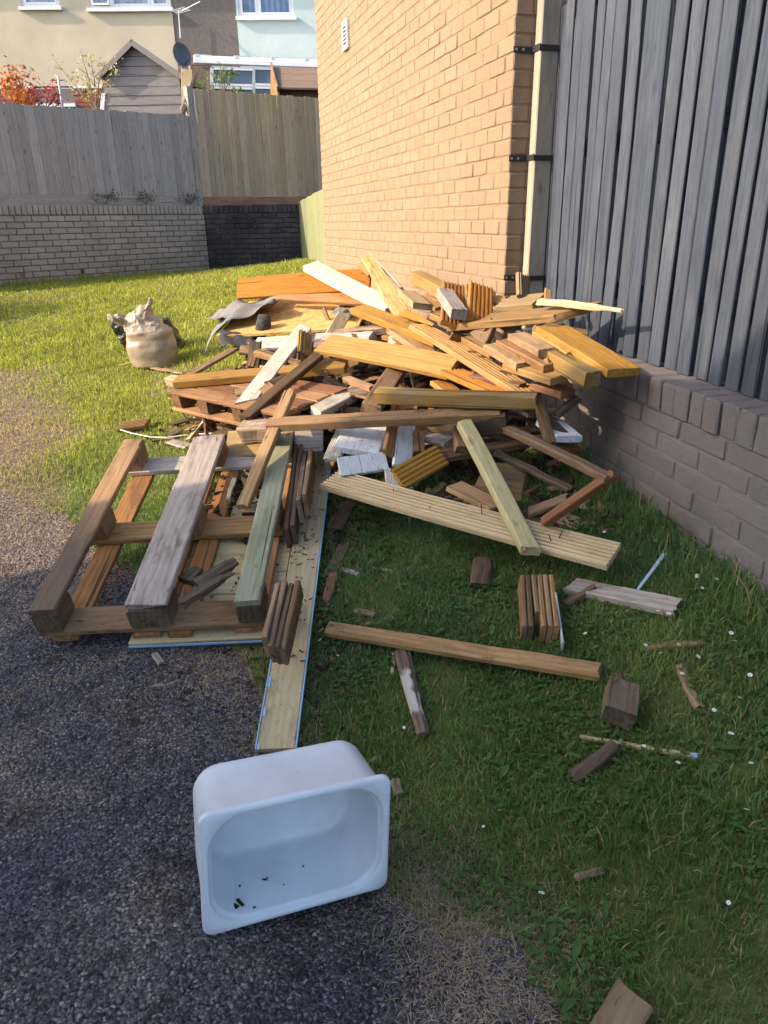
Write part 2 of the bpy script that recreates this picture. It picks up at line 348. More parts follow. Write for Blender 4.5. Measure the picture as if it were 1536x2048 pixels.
# tarmac: real chippings as relief
def stone_field(x, y, cell, s):
    ix = np.floor(x / cell); iy = np.floor(y / cell); best = np.full(x.shape, 9.0); sid = np.zeros(x.shape)
    for dx in (-1, 0, 1):
        for dy in (-1, 0, 1):
            cx = ix + dx; cy = iy + dy; px = (cx + h2(cx, cy, s)) * cell; py = (cy + h2(cx, cy, s + 1)) * cell
            d = np.hypot(x - px, y - py) / cell; k = d < best; best = np.where(k, d, best); sid = np.where(k, h2(cx, cy, s + 2), sid)
    return best, sid
def tar_z(x, y):
    d, sid = stone_field(x, y, 0.0105, 5); d2, sid2 = stone_field(x, y, 0.02, 9)
    h = np.maximum(0, 1 - (d / 0.66) ** 2) ** .7 * (0.001 + 0.0045 * sid) + np.maximum(0, 1 - (d2 / 0.42) ** 2) * 0.0035 * (sid2 > 0.5)
    return gz(x, y) + 0.004 + h + (fbm(x * 3, y * 3, 77, 3) - 0.5) * 0.012
def tar_col(x, y, z):                                     # large patches only: dust, moss; the chippings are in the material
    b = np.ones(len(x)) * (0.85 + 0.35 * fbm(x * 2.2, y * 2.2, 31, 4)); c = np.stack([b, b * .985, b * 1.02], -1)
    dust = np.array([2.3, 1.85, 1.5]); k = np.clip(fbm(x * 5, y * 5, 51, 4) * 1.9 - 0.85 + 0.6 * np.clip((y - 2.7) / .8, 0, 1), 0, 0.75)[:, None]
    return (c * (1 - k) + dust * k) * .4
ty = [0.42]
while ty[-1] < 5.2: ty.append(ty[-1] + 0.006 * (0.6 + ty[-1] * 0.6 + max(0, ty[-1] - 2.4) * 1.2))
M_tar, nt_, b_ = mat('tarmac', (0.08, 0.08, 0.085), 0.85, 0.3); q = NB(nt_); gp_ = q.n('NewGeometry'); wob = q.n('TexNoise', i_Scale=140.0, i_Detail=2.0); q.l(gp_.outputs['Position'], wob.inputs['Vector'])
wv_ = q.n('VectorMath', operation='SCALE'); q.l(wob.outputs['Color'], wv_.inputs[0]); wv_.inputs['Scale'].default_value = 0.008; ps = q.n('VectorMath', operation='ADD'); q.l(gp_.outputs['Position'], ps.inputs[0]); q.l(wv_.outputs[0], ps.inputs[1])
vs_ = []
for sc in (104.0, 170.0):
    v1 = q.n('TexVoronoi', feature='F1', i_Scale=sc); q.l(ps.outputs[0], v1.inputs['Vector']); vs_.append(v1)
sp_ = q.n('SeparateColor'); q.l(vs_[0].outputs['Color'], sp_.inputs[0]); sq_ = q.n('SeparateColor'); q.l(vs_[1].outputs['Color'], sq_.inputs[0])
c_ = q.ramp(sp_.outputs[0], [(0.0, (0.040, 0.038, 0.042)), (0.5, (0.085, 0.082, 0.09)), (0.85, (0.15, 0.145, 0.15)), (1.0, (0.25, 0.23, 0.22))])
c2_ = q.ramp(sq_.outputs[1], [(0.0, (0.03, 0.028, 0.03)), (0.7, (0.09, 0.086, 0.092)), (1.0, (0.19, 0.175, 0.17))])
c_ = q.mix(q.maprange(vs_[0].outputs['Distance'], 0.42, 0.55, 0, 1), c_, c2_)
gap = q.math('MULTIPLY', q.maprange(vs_[0].outputs['Distance'], 0.35, 0.75, 0, 1), q.maprange(vs_[1].outputs['Distance'], 0.3, 0.7, 0, 1)); c_ = q.mix(gap, c_, (0.014, 0.013, 0.014))
ms = q.n('TexNoise', i_Scale=9.0, i_Detail=7.0, i_Roughness=0.72); q.l(gp_.outputs['Position'], ms.inputs['Vector']); c_ = q.mix(q.maprange(ms.outputs[0], 0.52, 0.66, 0, .88), c_, (0.020, 0.013, 0.014))
at_ = q.n('Attribute', attribute_name='Col'); c_ = q.mix(1.0, c_, at_.outputs['Color'], 'MULTIPLY'); g_ = q.n('Gamma', i_1=1.0); hs_ = q.n('HueSaturation'); hs_.inputs['Value'].default_value = 2.9; q.l(c_, hs_.inputs['Color']); q.l(hs_.outputs[0], b_.inputs['Base Color'])
hh_ = q.math('SUBTRACT', q.math('MULTIPLY', sp_.outputs[1], .5), q.math('MULTIPLY', vs_[0].outputs['Distance'], 1.0)); pb_ = q.bump(hh_, b_, 1.0, 0.011); q.bump(vs_[1].outputs['Distance'], b_, 0.5, -0.004, pb_)
link('tarmac', gridmesh('tarmac', grad(-2.1, 0.75, .008), np.array(ty), tar_z, M_tar, lambda x, y: on_tar(x, y) & (x > -0.35 - 0.42 * y), tar_col), kind='structure')
lowx = grad(-14, 0.7, .1); 
link('tarmac_apron', gridmesh('tarmac_apron', lowx, grad(-8, 6.2, .1), lambda x, y: gz(x, y) - 0.001, noisy('worn_tarmac', (0.10, 0.098, 0.105), (0.06, 0.058, 0.062), 60, 0.9, 0.8, 0.01),
     lambda x, y: inpoly(x, y, TAR[:-4] + [(0.62, 0.6), (0.7, -8), (-14, -8), (-14, TARB[0][1])]) & ~((x > -0.2 - 0.42 * y) & (y > 0.55))), kind='structure')

# ------------------------------------------------------------------ brick walls
rb = random.Random(4)
BRICK = {}
def brick_data(kind, dims, m, nvar=4, b=0.005, j=0.002):
    key = (kind, tuple(round(q, 4) for q in dims), m.name)
    if key not in BRICK:
        L = []
        for i in range(nvar):
            v, f = cbox(dims[0], dims[1], dims[2], b, rb, j); L.append(mesh(kind, v, f, m))
        BRICK[key] = L
    return BRICK[key]
class Wall:
    """collects bricks; the largest in the photo become parts, the rest one joined part"""
    def __init__(s, thing, m, most=300): s.th = thing; s.m = m; s.most = most; s.b = []
    def add(s, c, x, dims, name='brick'): s.b.append((np.array(c, float), np.array(x, float), tuple(dims), name))
    def build(s):
        def size(q):
            v = CM.T @ (q[0] - EYE); 
            if v[2] < 0.2: return -1
            a = 768 + FPX * v[0] / v[2]; b = 1024 - FPX * v[1] / v[2]
            return (1.0 / v[2]) if (-20 < a < 1556 and -20 < b < 2068) else -v[2]
        s.b.sort(key=size, reverse=True)
        for c, x, d, name in s.b[:s.most]:
            link(name, rb.choice(brick_data(name, d, s.m)), frame(c, x, (0, 0, 1)) @ Matrix.Rotation(rb.gauss(0, .004), 4, 'Z') @ T((0, rb.uniform(-.0025, .0025), 0)), s.th)
        rest = s.b[s.most:]
        if rest:
            mb = MB(); bid = []
            for c, x, d, name in rest:
                v, f = cbox(d[0], d[1], d[2], 0.005, rb, .002); Mx = frame(c, x, (0, 0, 1)); mb.add([Mx @ Vector(q) for q in v], f); bid += [rb.random()] * len(v)
            me = mb.mesh('distant_bricks', s.m); a = me.attributes.new('bid', 'FLOAT', 'POINT'); a.data.foreach_set('value', bid)
            link('distant_bricks', me, ID4, s.th, kind='stuff')
def ang(v): return np.array([v[0], v[1], 0.0])
M_mortar = noisy('pale_mortar', (0.26, 0.175, 0.11), (0.22, 0.145, 0.09), 30, 0.95, 0.5, 0.005)
M_mortar2 = noisy('grey_mortar', (0.19, 0.16, 0.148), (0.15, 0.125, 0.115), 30, 0.95, 0.5, 0.005)
M_mortar3 = noisy('dark_mortar', (0.18, 0.155, 0.14), (0.13, 0.11, 0.10), 20, 0.95, 0.5, 0.005)
M_mortar4 = noisy('brown_grey_mortar', (0.30, 0.26, 0.235), (0.22, 0.19, 0.17), 30, 0.95, 0.5, 0.005)
B_gable = brickmat('buff_brick', (0.345, 0.242, 0.162), (0.325, 0.225, 0.148), (0.37, 0.265, 0.182), (0.58, 0.46, 0.31), 0.55, 1.2, (0.28, 0.19, 0.12), 0.25)
B_low = brickmat('grey_pink_block_brick', (0.265, 0.228, 0.212), (0.24, 0.205, 0.19), (0.29, 0.25, 0.232), (0.46, 0.41, 0.39), 0.45, 1.5, (0.16, 0.14, 0.13), 0.3)
B_ret = brickmat('grey_retaining_brick', (0.44, 0.37, 0.32), (0.37, 0.31, 0.265), (0.50, 0.43, 0.375), (0.55, 0.5, 0.45), 0.25, 0.7, (0.20, 0.175, 0.17), 0.4)
B_dark = brickmat('dark_blotched_brick', (0.115, 0.095, 0.088), (0.075, 0.065, 0.065), (0.155, 0.13, 0.118), (0.3, 0.28, 0.27), 0.12, 0.7, (0.028, 0.025, 0.03), 0.8)  # darker, blotchier brick tone for the right-hand wall section
B_house = brickmat('brown_house_brick', (0.23, 0.165, 0.135), (0.185, 0.13, 0.105), (0.29, 0.21, 0.17), (0.4, 0.34, 0.3), 0.2, 0.5)
B_red = brickmat('red_plinth_brick', (0.26, 0.09, 0.06), (0.20, 0.065, 0.045), (0.32, 0.12, 0.08), (0.4, 0.2, 0.15), 0.2, 0.5)

# --- house gable at the right
GX, GY0, GY1, GTOP = 1.77, 3.735, 8.25, 4.6
gh = empty('brick_house', (GX, GY0, 0.5), 'buff brick house with sunlit blank side wall behind the timber pile', 'house')
mb = MB(); mb.box(((GX + .05 + 6.5) / 2 , (GY0 + .05 + GY1) / 2, (0.2 + GTOP) / 2), (6.5 - GX - .05, GY1 - GY0 - .05, GTOP - .2))
mb.add([(GX + .05, GY0 + .05, GTOP), (GX + .05, GY1, GTOP), (GX + .05, (GY0 + GY1) / 2, GTOP + 1.5), (6.5, GY0 + .05, GTOP), (6.5, GY1, GTOP), (6.5, (GY0 + GY1) / 2, GTOP + 1.5)], [(0, 2, 1), (3, 4, 5), (0, 3, 5, 2), (1, 2, 5, 4)])
mb.obj('wall_core', M_mortar, gh)
link('mortar_face', mesh('mortar_face', [(GX + .0038, GY0 + .0038, .2), (GX + .0038, GY1 - .005, .2), (GX + .0038, GY1 - .005, GTOP), (GX + .0038, GY0 + .0038, GTOP), (6.4, GY0 + .0038, .2), (6.4, GY0 + .0038, GTOP)], [(0, 3, 2, 1), (0, 4, 5, 3)], M_mortar), ID4, gh)
wl = Wall(gh, B_gable)
z = 0.30; r = 0
while z < GTOP - .07:
    zc = z + .0325
    if r % 2 == 0:
        y = GY0; wl.add((GX + .045, y + .089, zc), (0, 1, 0), (.180, .09, .069)); y += .186
        xr = GX + .098
    else:
        y = GY0; wl.add((GX + .089, y + .045, zc), (1, 0, 0), (.180, .09, .069)); y += .098
        xr = GX + .186
    while y < GY1 - .05:
        l = min(.180, GY1 - y); wl.add((GX + .045, y + l / 2, zc), (0, 1, 0), (l, .09, .069)); y += .186
    if z < 3.0:
        while xr < 2.5: wl.add((xr + .089, GY0 + .045, zc), (1, 0, 0), (.180, .09, .069)); xr += .186
    z += .075; r += 1
wl.build()
mb = MB(); yo = (GY0 + GY1) / 2
for s_ in (-1, 1):
    a = Vector((1.6, yo + s_ * (GY1 - GY0 + .5) / 2, GTOP - .12)); b = Vector((1.6, yo, GTOP + 1.58)); d = Vector((5.2, 0, 0)); n_ = Vector((0, 0, .09))
    mb.add([a, b, b + d, a + d, a + n_, b + n_, b + d + n_, a + d + n_], [(0, 1, 2, 3), (4, 7, 6, 5), (0, 4, 5, 1), (3, 2, 6, 7), (0, 3, 7, 4)])
mb.obj('roof', noisy('brown_tile', (0.12, 0.075, 0.06), (0.08, 0.05, 0.04), 20), gh)
M_pvc = noisy('white_plastic', (0.78, 0.78, 0.76), (0.66, 0.65, 0.62), 12, 0.4, 0.05, 0.002)
M_hole_shade = mat('hole_shade_black', (0.02, 0.02, 0.022), 0.9)[0]  # near-black plate colour standing in for shade inside vent and weep holes
# air vent on the gable
vy = atx(693, 60, GX)[1]; v0 = atx(693, 88, GX)[2]; v1 = atx(697, 50, GX)[2]; vc = (v0 + v1) / 2
vent = empty('air_vent', (GX - .01, vy, vc), 'small white air vent grille high on the sunlit brick wall', 'vent')
M_met = mat('black_metal', (0.02, 0.02, 0.022), 0.5, 0.5)[0]
M_screw = mat('screw_metal', (0.6, 0.55, 0.48), 0.35, 0.5, 1.0)[0]
mb = MB()
for dy in (-.08, .08): mb.box((GX - .012, vy + dy, vc), (.022, .018, .21), None, .003)
for dz in (-.097, .097): mb.box((GX - .0125, vy, vc + dz), (.0225, .142, .018), None, .003)
mb.obj('frame', M_pvc, vent)
MB().box((GX - .003, vy, vc), (.004, .142, .176)).obj('recess_shade', M_hole_shade, vent)
for k in range(6):
    MB().box((GX - .012, vy, vc - .072 + k * .029), (.012, .142, .009), Matrix.Identity(4)).obj('louvre', M_pvc, vent)

# --- low brick wall under the black fence (turned 5 degrees from the gable)
LA = math.radians(5.2); LD = np.array([math.sin(LA), math.cos(LA), 0]); LN = np.array([math.cos(LA), -math.sin(LA), 0]); LO = np.array([1.65, 1.6, 0])
def RW(off, y, z): p = LO + LD * (y - 1.6) + LN * off; return (p[0], p[1], z)
def RWs(px, py, off): p = onplane(px, py, LO + LN * off, LN); return 1.6 + float(np.dot(p - LO, LD)), float(p[2])
def lw_off(x, y): return (x - LO[0]) * LN[0] + (y - LO[1]) * LN[1]
LW = 1.65; lw = empty('low_brick_wall', (LW + .1, 2.2, .4), 'low grey-pink brick wall with upright coping bricks under the black fence', 'wall')
MB().box((0, 0, 0), (3.16, .206, .68), frame(RW(.109, 2.12, .5), LD, (0, 0, 1))).obj('wall_core', M_mortar2, lw)
wl = Wall(lw, B_low)
for r in range(7):
    zc = .835 - .075 * r - .0375; y = .55 + (.13 if r % 2 else 0)
    while y < 3.70:
        l = min(.251, 3.715 - y)
        if l > .03: wl.add(RW(.0525, y + l / 2, zc), LD, (l, .105, .067))
        y += .26
y = .52
while y < 3.66:
    wl.add(RW(.108 + rb.uniform(-.004, .004), y + .0335, .892 + rb.uniform(-.003, .003)), LN, (.23, .078, .112), 'coping_brick'); y += .0865
wl.build()

# --- retaining wall at the back
rl = np.array([-1.92, 10.57]); rc = np.array([.80, 12.47]); rd = (rc - rl) / np.linalg.norm(rc - rl); rn = np.array([rd[1], -rd[0]])   # outward, towards camera
ra = rl - rd * 1.0
ret = empty('retaining_wall', (*rl, .8), 'grey brick retaining wall with weep holes below the far fence', 'wall')
de = np.array([2.45, 12.50]); dd = (de - rc) / np.linalg.norm(de - rc); dn = np.array([dd[1], -dd[0]])
dkw = empty('dark_wall_section', (*rc, .8), 'dark brick wall section with pale lichen spots by the green fence', 'wall')
def wallrun(th, m, mm, a, b, top, base, weeps=()):
    a = np.array(a); b = np.array(b); L = np.linalg.norm(b - a); d = (b - a) / L; n = np.array([d[1], -d[0]]); wl = Wall(th, m)
    MB().box((0, 0, 0), (L, .2, top - base), frame((*(a + d * L / 2 - n * .125), (top + base) / 2), (*d, 0), (0, 0, 1))).obj('wall_core', mm, th)
    z = top - .115 - .075; r = 0
    while z > base - .01:
        u = -(.1125 if r % 2 else 0.0)
        while u < L - .02:
            u0 = max(u, 0); l = min(u + .214, L) - u0
            if l > .03:
                cut = [q for q in weeps if r == q[1] and u0 < q[0] < u0 + l]
                if cut:
                    q = cut[0][0]; segs = [(u0, q - .03), (q + .035, u0 + l)]
                    MB().box((0, 0, 0), (.064, .02, .066), frame((*(a + d * (q + .0025) - n * .035), z + .0325), (*d, 0), (0, 0, 1))).obj('weep_hole_shade', M_hole_shade, th)
                else: segs = [(u0, u0 + l)]
                for s0, s1 in segs:
                    if s1 - s0 > .02:
                        c = a + d * (s0 + s1) / 2 - n * .05; wl.add((*c, z + .0325), (*d, 0), (s1 - s0, .1, .065))
            u += .225
        z -= .075; r += 1
    u = 0.0
    while u < L - .06:
        c = a + d * (u + .033) - n * .1; wl.add((*c, top - .054), (*n, 0), (.215, .066, .108), 'coping_brick'); u += .0765
    wl.build(); return wl
Lr = np.linalg.norm(rc - ra)
def along(px, py): p = onplane(px, py, (*rl, 1.), np.array([*rn, 0])); return float(np.dot(p[:2] - ra, rd)), int(round((1.5975 - p[2]) / .075))
wallrun(ret, B_ret, M_mortar4, ra, rc, 1.755, .70, [along(45, 551), along(165, 543), along(275, 536), along(378, 530)])
wallrun(dkw, B_dark, M_mortar3, rc + dd * .004 - dn * .02, de - dn * .02, 1.765, .70, [(1.1, 8)])
M_lichen = mat('white_lichen', (0.42, 0.40, 0.36), 0.95)[0]
mb = MB(); rs = random.Random(8)
for i in range(42):
    u = rs.uniform(.05, 1.5); zz = rs.uniform(.95, 1.72); c = rc + dd * u + dn * -.0185; s = rs.uniform(.003, .009); pts = []
    for k in range(7):
        a = k / 7 * 6.283; rr = s * rs.uniform(.6, 1.2); q = c + dd * math.cos(a) * rr; pts.append((q[0], q[1], zz + math.sin(a) * rr))
    mb.add(pts, [tuple(range(7))])
mb.obj('lichen_spots', M_lichen, dkw, kind='stuff')

# upper garden behind the retaining wall
up = [ra - rn * .2, rc - rn * .2, de + dd * 3 - dn * .2, np.array([30, 16.]), np.array([30, 60.]), np.array([-30, 60.]), np.array([-30, 6.]), ]
ug = mesh('upper_garden_ground', [(q[0], q[1], 1.70) for q in up] + [(q[0], q[1], .3) for q in up[:3]], [(0, 1, 2, 3, 4, 5, 6), (7, 8, 1, 0), (8, 9, 2, 1)], M_soil)
link('upper_garden_ground', ug, kind='structure')
# ------------------------------------------------------------------ timber builder
def plank_mesh(L, w, t, m, prof='rect', seg=5, bend=0.0, jag=0.0, rough=0.0, seed=0, taper=(1, 1), bev=0.004, cut=(0, 0), rag=0.0):
    """a board along X; top face up at +t/2; grooved profiles are cut into the section"""
    rn_ = random.Random(seed); h = t / 2; y = w / 2; b = min(bev, t * .3, w * .3)
    if prof in ('deck', 'deck2', 'fine'):
        n = {'deck': max(5, int(round(w / .0205))), 'deck2': max(4, int(round(w / .0195))), 'fine': max(9, int(round(w / .0095)))}[prof]
        g = {'deck': .007, 'deck2': .0075, 'fine': .003}[prof]; top = []; p = w / n
        for k in range(n):
            y0 = -y + k * p
            top += [(y0 + p * .18, h), (y0 + p * .60, h), (y0 + p * .66, h - g), (y0 + p * 1.10 if k < n - 1 else y, h - g if k < n - 1 else h - g)]
        if top[-1][0] >= y: top[-1] = (y, h - g)
        sec = [(-y, -h + b), (-y, h - g)] + [q for q in top if q[0] > -y and q[0] < y] + [(y, h - g), (y, -h + b), (y - b, -h), (-y + b, -h)]
    else:
        sec = [(-y, -h + b), (-y, h - b), (-y + b, h), (-y * .33, h), (y * .33, h), (y - b, h), (y, h - b), (y, -h + b), (y - b, -h), (y * .33, -h), (-y * .33, -h), (-y + b, -h)]
    n = len(sec); v = []; f = []
    for i in range(seg + 1):
        s = i / seg; x = (s - .5) * L; tp = taper[0] + (taper[1] - taper[0]) * s
        for k, (a, c) in enumerate(sec):
            xx = x
            if i in (0, seg):
                e = 1 if i == seg else -1; xx += -e * jag * (abs(mnoise.noise((a * 60 + seed, c * 40, e * 3.1 + seed))) * 1.6 + rn_.random() * .35) + (cut[1 if i == seg else 0]) * a
                if rag: xx += -e * rag * rn_.random()
            yy = a * tp; zz = c * (tp if tp < .6 else 1)
            if rough:
                q = Vector((x * 9 + seed * 3.7, a * 22, c * 22)); dv = mnoise.noise_vector(q) * rough; dv2 = mnoise.noise_vector(q * 3.1) * rough * .6
                yy += dv.y + dv2.y; zz += dv.z + dv2.z
            v.append((xx, yy, zz + bend * (4 * (s - .5) ** 2 - 1 / 3)))
    for i in range(seg):
        for k in range(n): f.append((i * n + k, (i + 1) * n + k, (i + 1) * n + (k + 1) % n, i * n + (k + 1) % n))
    f.append(tuple(range(n))); f.append(tuple(seg * n + k for k in range(n))[::-1])
    me = mesh('board', v, f, m); 
    return me
_seed = [100]; PTS = []
def plank(name, label, A, B, wd, t, m, hint=(0, 0, 1), parent=None, cat=None, group=None, D3=False, **kw):
    """A, B: (pixel x, pixel y, distance) of the two ends of the board's visible face, or points when D3"""
    _seed[0] += 1; kw.setdefault('seed', _seed[0])
    a = Vector(A) if D3 else Vector(P(*A)); b = Vector(B) if D3 else Vector(P(*B))
    Mx = frame((0, 0, 0), b - a, hint); nrm = Mx.to_3x3() @ Vector((0, 0, 1)); c = (a + b) / 2 - nrm * t / 2; Mx.translation = c
    if not D3 and parent is None:
        for s_ in (0, .25, .5, .75, 1): PTS.append([A[i] + (B[i] - A[i]) * s_ for i in range(3)])
    if m in ('tan', 'brn', 'dkbrn', 'dk', 'grey', 'red', 'orgbrn', 'pink', 'rot') and t < .08:
        rq = random.Random(_seed[0] + 7); kw.setdefault('rough', .0022); kw['rough'] = max(kw['rough'], .0016); kw.setdefault('jag', rq.choice((.004, .01, .02))); kw.setdefault('rag', .01); kw['seg'] = max(kw.get('seg', 6), 12)
    if parent is None and cat is None:
        rq = random.Random(_seed[0]); kw.setdefault('rough', .0011); kw['seg'] = max(kw.get('seg', 6), 8); kw.setdefault('rag', rq.choice((0, .004, .008, .014))); kw.setdefault('bend', rq.uniform(-.008, .008) * min(1, (b - a).length)); kw.setdefault('cut', (rq.uniform(-.12, .12), rq.uniform(-.12, .12)))
    me = plank_mesh((b - a).length, wd, t, W[m] if isinstance(m, str) else m, **kw)
    if cat is None and parent is None: cat = 'plank'
    return link(name, me, Mx, parent, label, cat, group)

# ------------------------------------------------------------------ black fence, its post and straps
FO = .118
bf = empty('black_fence', RW(FO, 2.3, .95), 'tall black stained board fence standing on the low brick wall', 'fence')
rf = random.Random(12); nL = tuple(-LN)
ys = [RWs(px, 0, FO)[0] for px in (1134, 1152, 1171, 1194, 1213, 1235, 1262, 1288, 1318, 1348, 1381, 1415, 1449, 1487, 1528)]
while ys[-1] > .62: ys.append(ys[-1] - rf.uniform(.083, .094))
for i in range(len(ys) - 1):
    y1, y0 = ys[i] - .003, ys[i + 1] + rf.uniform(.016, .021); yc = (y0 + y1) / 2; x = FO + rf.uniform(-.004, .006); top = 2.62 + rf.uniform(-.01, .01)
    a = RW(x + rf.uniform(-.004, .004), yc + rf.uniform(-.003, .003), .952); b = RW(x + rf.uniform(-.006, .006), yc + rf.uniform(-.004, .004), top)
    plank('board', None, a, b, abs(y1 - y0), .013, M_blackfence, Vector(nL) + Vector(LD) * rf.uniform(-.03, .03), bf, D3=True, bend=(rf.uniform(-.006, .006) if i != 6 else .02), seg=6)
y = ys[0] + .115
for x_, top, wd in ((FO + .01, 2.42, .04), (FO + .012, 2.42, .045)):
    plank('board', None, RW(x_, y - wd / 2, .952), RW(x_, y - wd / 2, top), wd - .005, .02, M_blackfence, nL, bf, D3=True); y -= wd + .004
y = ys[0] + .02
while y > .6:
    plank('back_board', None, RW(FO + .052, y - .05, .952), RW(FO + .052, y - .05, 2.6), .092, .018, M_blackfence, nL, bf, D3=True, seg=2); y -= .0985
for zz in (1.2, 1.8, 2.4):
    plank('rail', None, RW(FO + .036, .6, zz), RW(FO + .036, ys[0] + .1, zz), .07, .02, M_blackfence, nL, bf, D3=True, seg=2)
pst = empty('fence_post', (1.9, 3.68, .9), 'bleached square timber post between the brick house corner and the black fence', 'post')
mp = Vector((1.86, 3.68, 0))
plank('post_shaft', None, (1.862, 3.69, .5), (1.872, 3.69, 2.75), .062, .10, 'post', (-1, 0, 0), pst, D3=True, seg=3, bev=.006)
for k, zz in enumerate((2.255, 1.782, 1.209)):
    st = MB(); st.box((1.815, GY0 - .004, zz), (.10, .005, .026)); st.box((1.858 + .0035 * zz, 3.69, zz + .002), (.006, .074, .026)); st.box((1.915, 3.6545, zz - .002), (.104, .005, .024))
    so_ = st.obj('strap', M_met, pst)
    for dx in (.018, -.018): MB().tube([(1.815 + dx - .02, GY0 - .006, zz), (1.815 + dx - .02, GY0 - .011, zz)], .0065, 8).obj('screw', M_screw, so_)

# ------------------------------------------------------------------ far fences
fl0 = onplane(-60, 300, (*(rl - rn * .35), 1), np.array([*rn, 0])); off = -rn * .12
def fence_run(name, label, A, B, n, z0, za, zb, m, cat='fence', tilt=0.0, rail=True, gap=.006, gravel=None, gm=None, wob=.004):
    A = np.array(A); B = np.array(B); d = (B - A) / np.linalg.norm(B - A); nr = np.array([d[1], -d[0]]); L = np.linalg.norm(B - A)
    e = empty(name, (*A, z0), label, cat); rr_ = random.Random(hash(name) % 1000 if False else len(name) * 7 + n)
    for i in range(n):
        s = (i + .5) / n; c = A + d * L * s; zt = za + (zb - za) * s + rr_.uniform(-.008, .008)
        c1 = c + d * rr_.uniform(-wob, wob) * 2
        hn = nr + d * tilt
        plank('board', None, (*c, z0), (*c1, zt), L / n * (1.12 if tilt else 1) - gap, .016, m, (*hn, 0), e, D3=True, seg=3, bev=.002, taper=(1, 1))
    if rail:
        for fz in (.22, .8):
            zz0 = z0 + (za - z0) * fz; zz1 = z0 + (zb - z0) * fz
            plank('rail', None, (*(A - nr * .035), zz0), (*(B - nr * .035), zz1), .08, .04, m, (*nr, 0), e, D3=True, seg=2)
    if gravel:
        plank('gravel_board', None, (*(A + nr * .0), gravel[0]), (*(B + nr * .0), gravel[0]), gravel[1], .03, gm or m, (*nr, 0), e, D3=True, seg=3)
    return e, d, nr
# left run
fo = .16
A = ra - rn * fo; B = onplane(386, 300, (*(rl - rn * fo), 1), np.array([*rn, 0]))[:2]
zt0 = onplane(0, 206, (*(rl - rn * fo), 1), np.array([*rn, 0])); zt1 = onplane(376, 231, (*(rl - rn * fo), 1), np.array([*rn, 0]))
zb_ = onplane(0, 388, (*(rl - rn * fo), 1), np.array([*rn, 0]))[2]
sl0 = (zt1[2] - zt0[2]) / np.linalg.norm(zt1[:2] - zt0[:2]); zA = zt0[2] - sl0 * np.linalg.norm(zt0[:2] - A); zB = zt1[2] + sl0 * np.linalg.norm(B - zt1[:2])
fence_run('grey_board_fence', 'weathered grey board fence with knots on the retaining wall, left run', A, B, 36, zb_, zA, zB, M_farfence, gravel=((zb_ + 1.755) / 2, zb_ - 1.76), gm=W['grey'], tilt=.05)
# right run, taller and newer
q0 = onplane(396, 300, (*(rc - dn * .18), 1), np.array([*dn, 0])); 
C0 = B + rd * .07; C1 = de + dd * .9 - dn * .18
dq = nz(np.array([C1[0] - C0[0], C1[1] - C0[1], 0])); nq = np.array([dq[1], -dq[0], 0])
zt = [onplane(a, b, (*C0, 1), nq) for a, b in ((398, 177), (635, 195))]; zbb = onplane(480, 393, (*C0, 1), nq)[2]
s1 = (zt[1][2] - zt[0][2]) / np.linalg.norm(zt[1][:2] - zt[0][:2]); L1 = np.linalg.norm(C1 - C0)
fence_run('golden_board_fence', 'taller golden-brown board fence on the dark wall, right run', C0, C1, 30, zbb, zt[0][2], zt[0][2] + s1 * L1, M_farfence2, gravel=((zbb + 1.77) / 2, zbb - 1.775), gm=W['brn'], tilt=.12)
plank('fence_post', 'grey timber post where the two far fences meet', (*(B + rd * .03 + rn * .02), 1.76), (*(B + rd * .03 + rn * .02), zt[0][2] + .02), .09, .09, 'grey', (*rn, 0), None, 'post', D3=True)
# green fence from house corner to dark wall
g0 = atx(648, 470, 1.80)[:2]; g0 = np.array([1.80, 8.30]); g1_ = np.array([2.28, 12.36])
fence_run('green_board_fence', 'low pale green board fence beside the far house corner', g1_, g0, 34, .80, 1.80, 1.83, M_greenfence, tilt=.25, rail=True)
# sticks leaning on the far fence
def Pf(px, py, o=.06): return onplane(px, py, (*(C0 + nq[:2] * o), 1), nq)
plank('leaning_batten', 'dark batten leaning over the far fence beside the grey shed', tuple(Pf(366, 226)), tuple(Pf(392, 142, -.2)), .05, .03, 'dkbrn', (-.3, -1, .2), D3=True, cat='batten')
plank('leaning_batten', 'second thinner batten leaning beside the dark one at the far fence', tuple(Pf(360, 222, .1)), tuple(Pf(382, 160, -.1)), .03, .025, 'grey', (-.3, -1, .2), D3=True, cat='batten')
plank('wide_upright_board', 'wide pale upright board behind the far fence by the dish', tuple(Pf(375, 215, -.25)), tuple(Pf(373, 138, -.25)), .17, .025, 'pale', (-.3, -1, .0), D3=True, cat='board')
ro = MB(); ro.tube([Pf(388, 180, .03), Pf(390, 210, .04), Pf(396, 248, .04)], .006, 5); ro.obj('hanging_cord', mat('white_cord', (0.7, 0.68, 0.62), 0.7)[0], label='thin white cord hanging down the joint of the far fences', cat='cord')

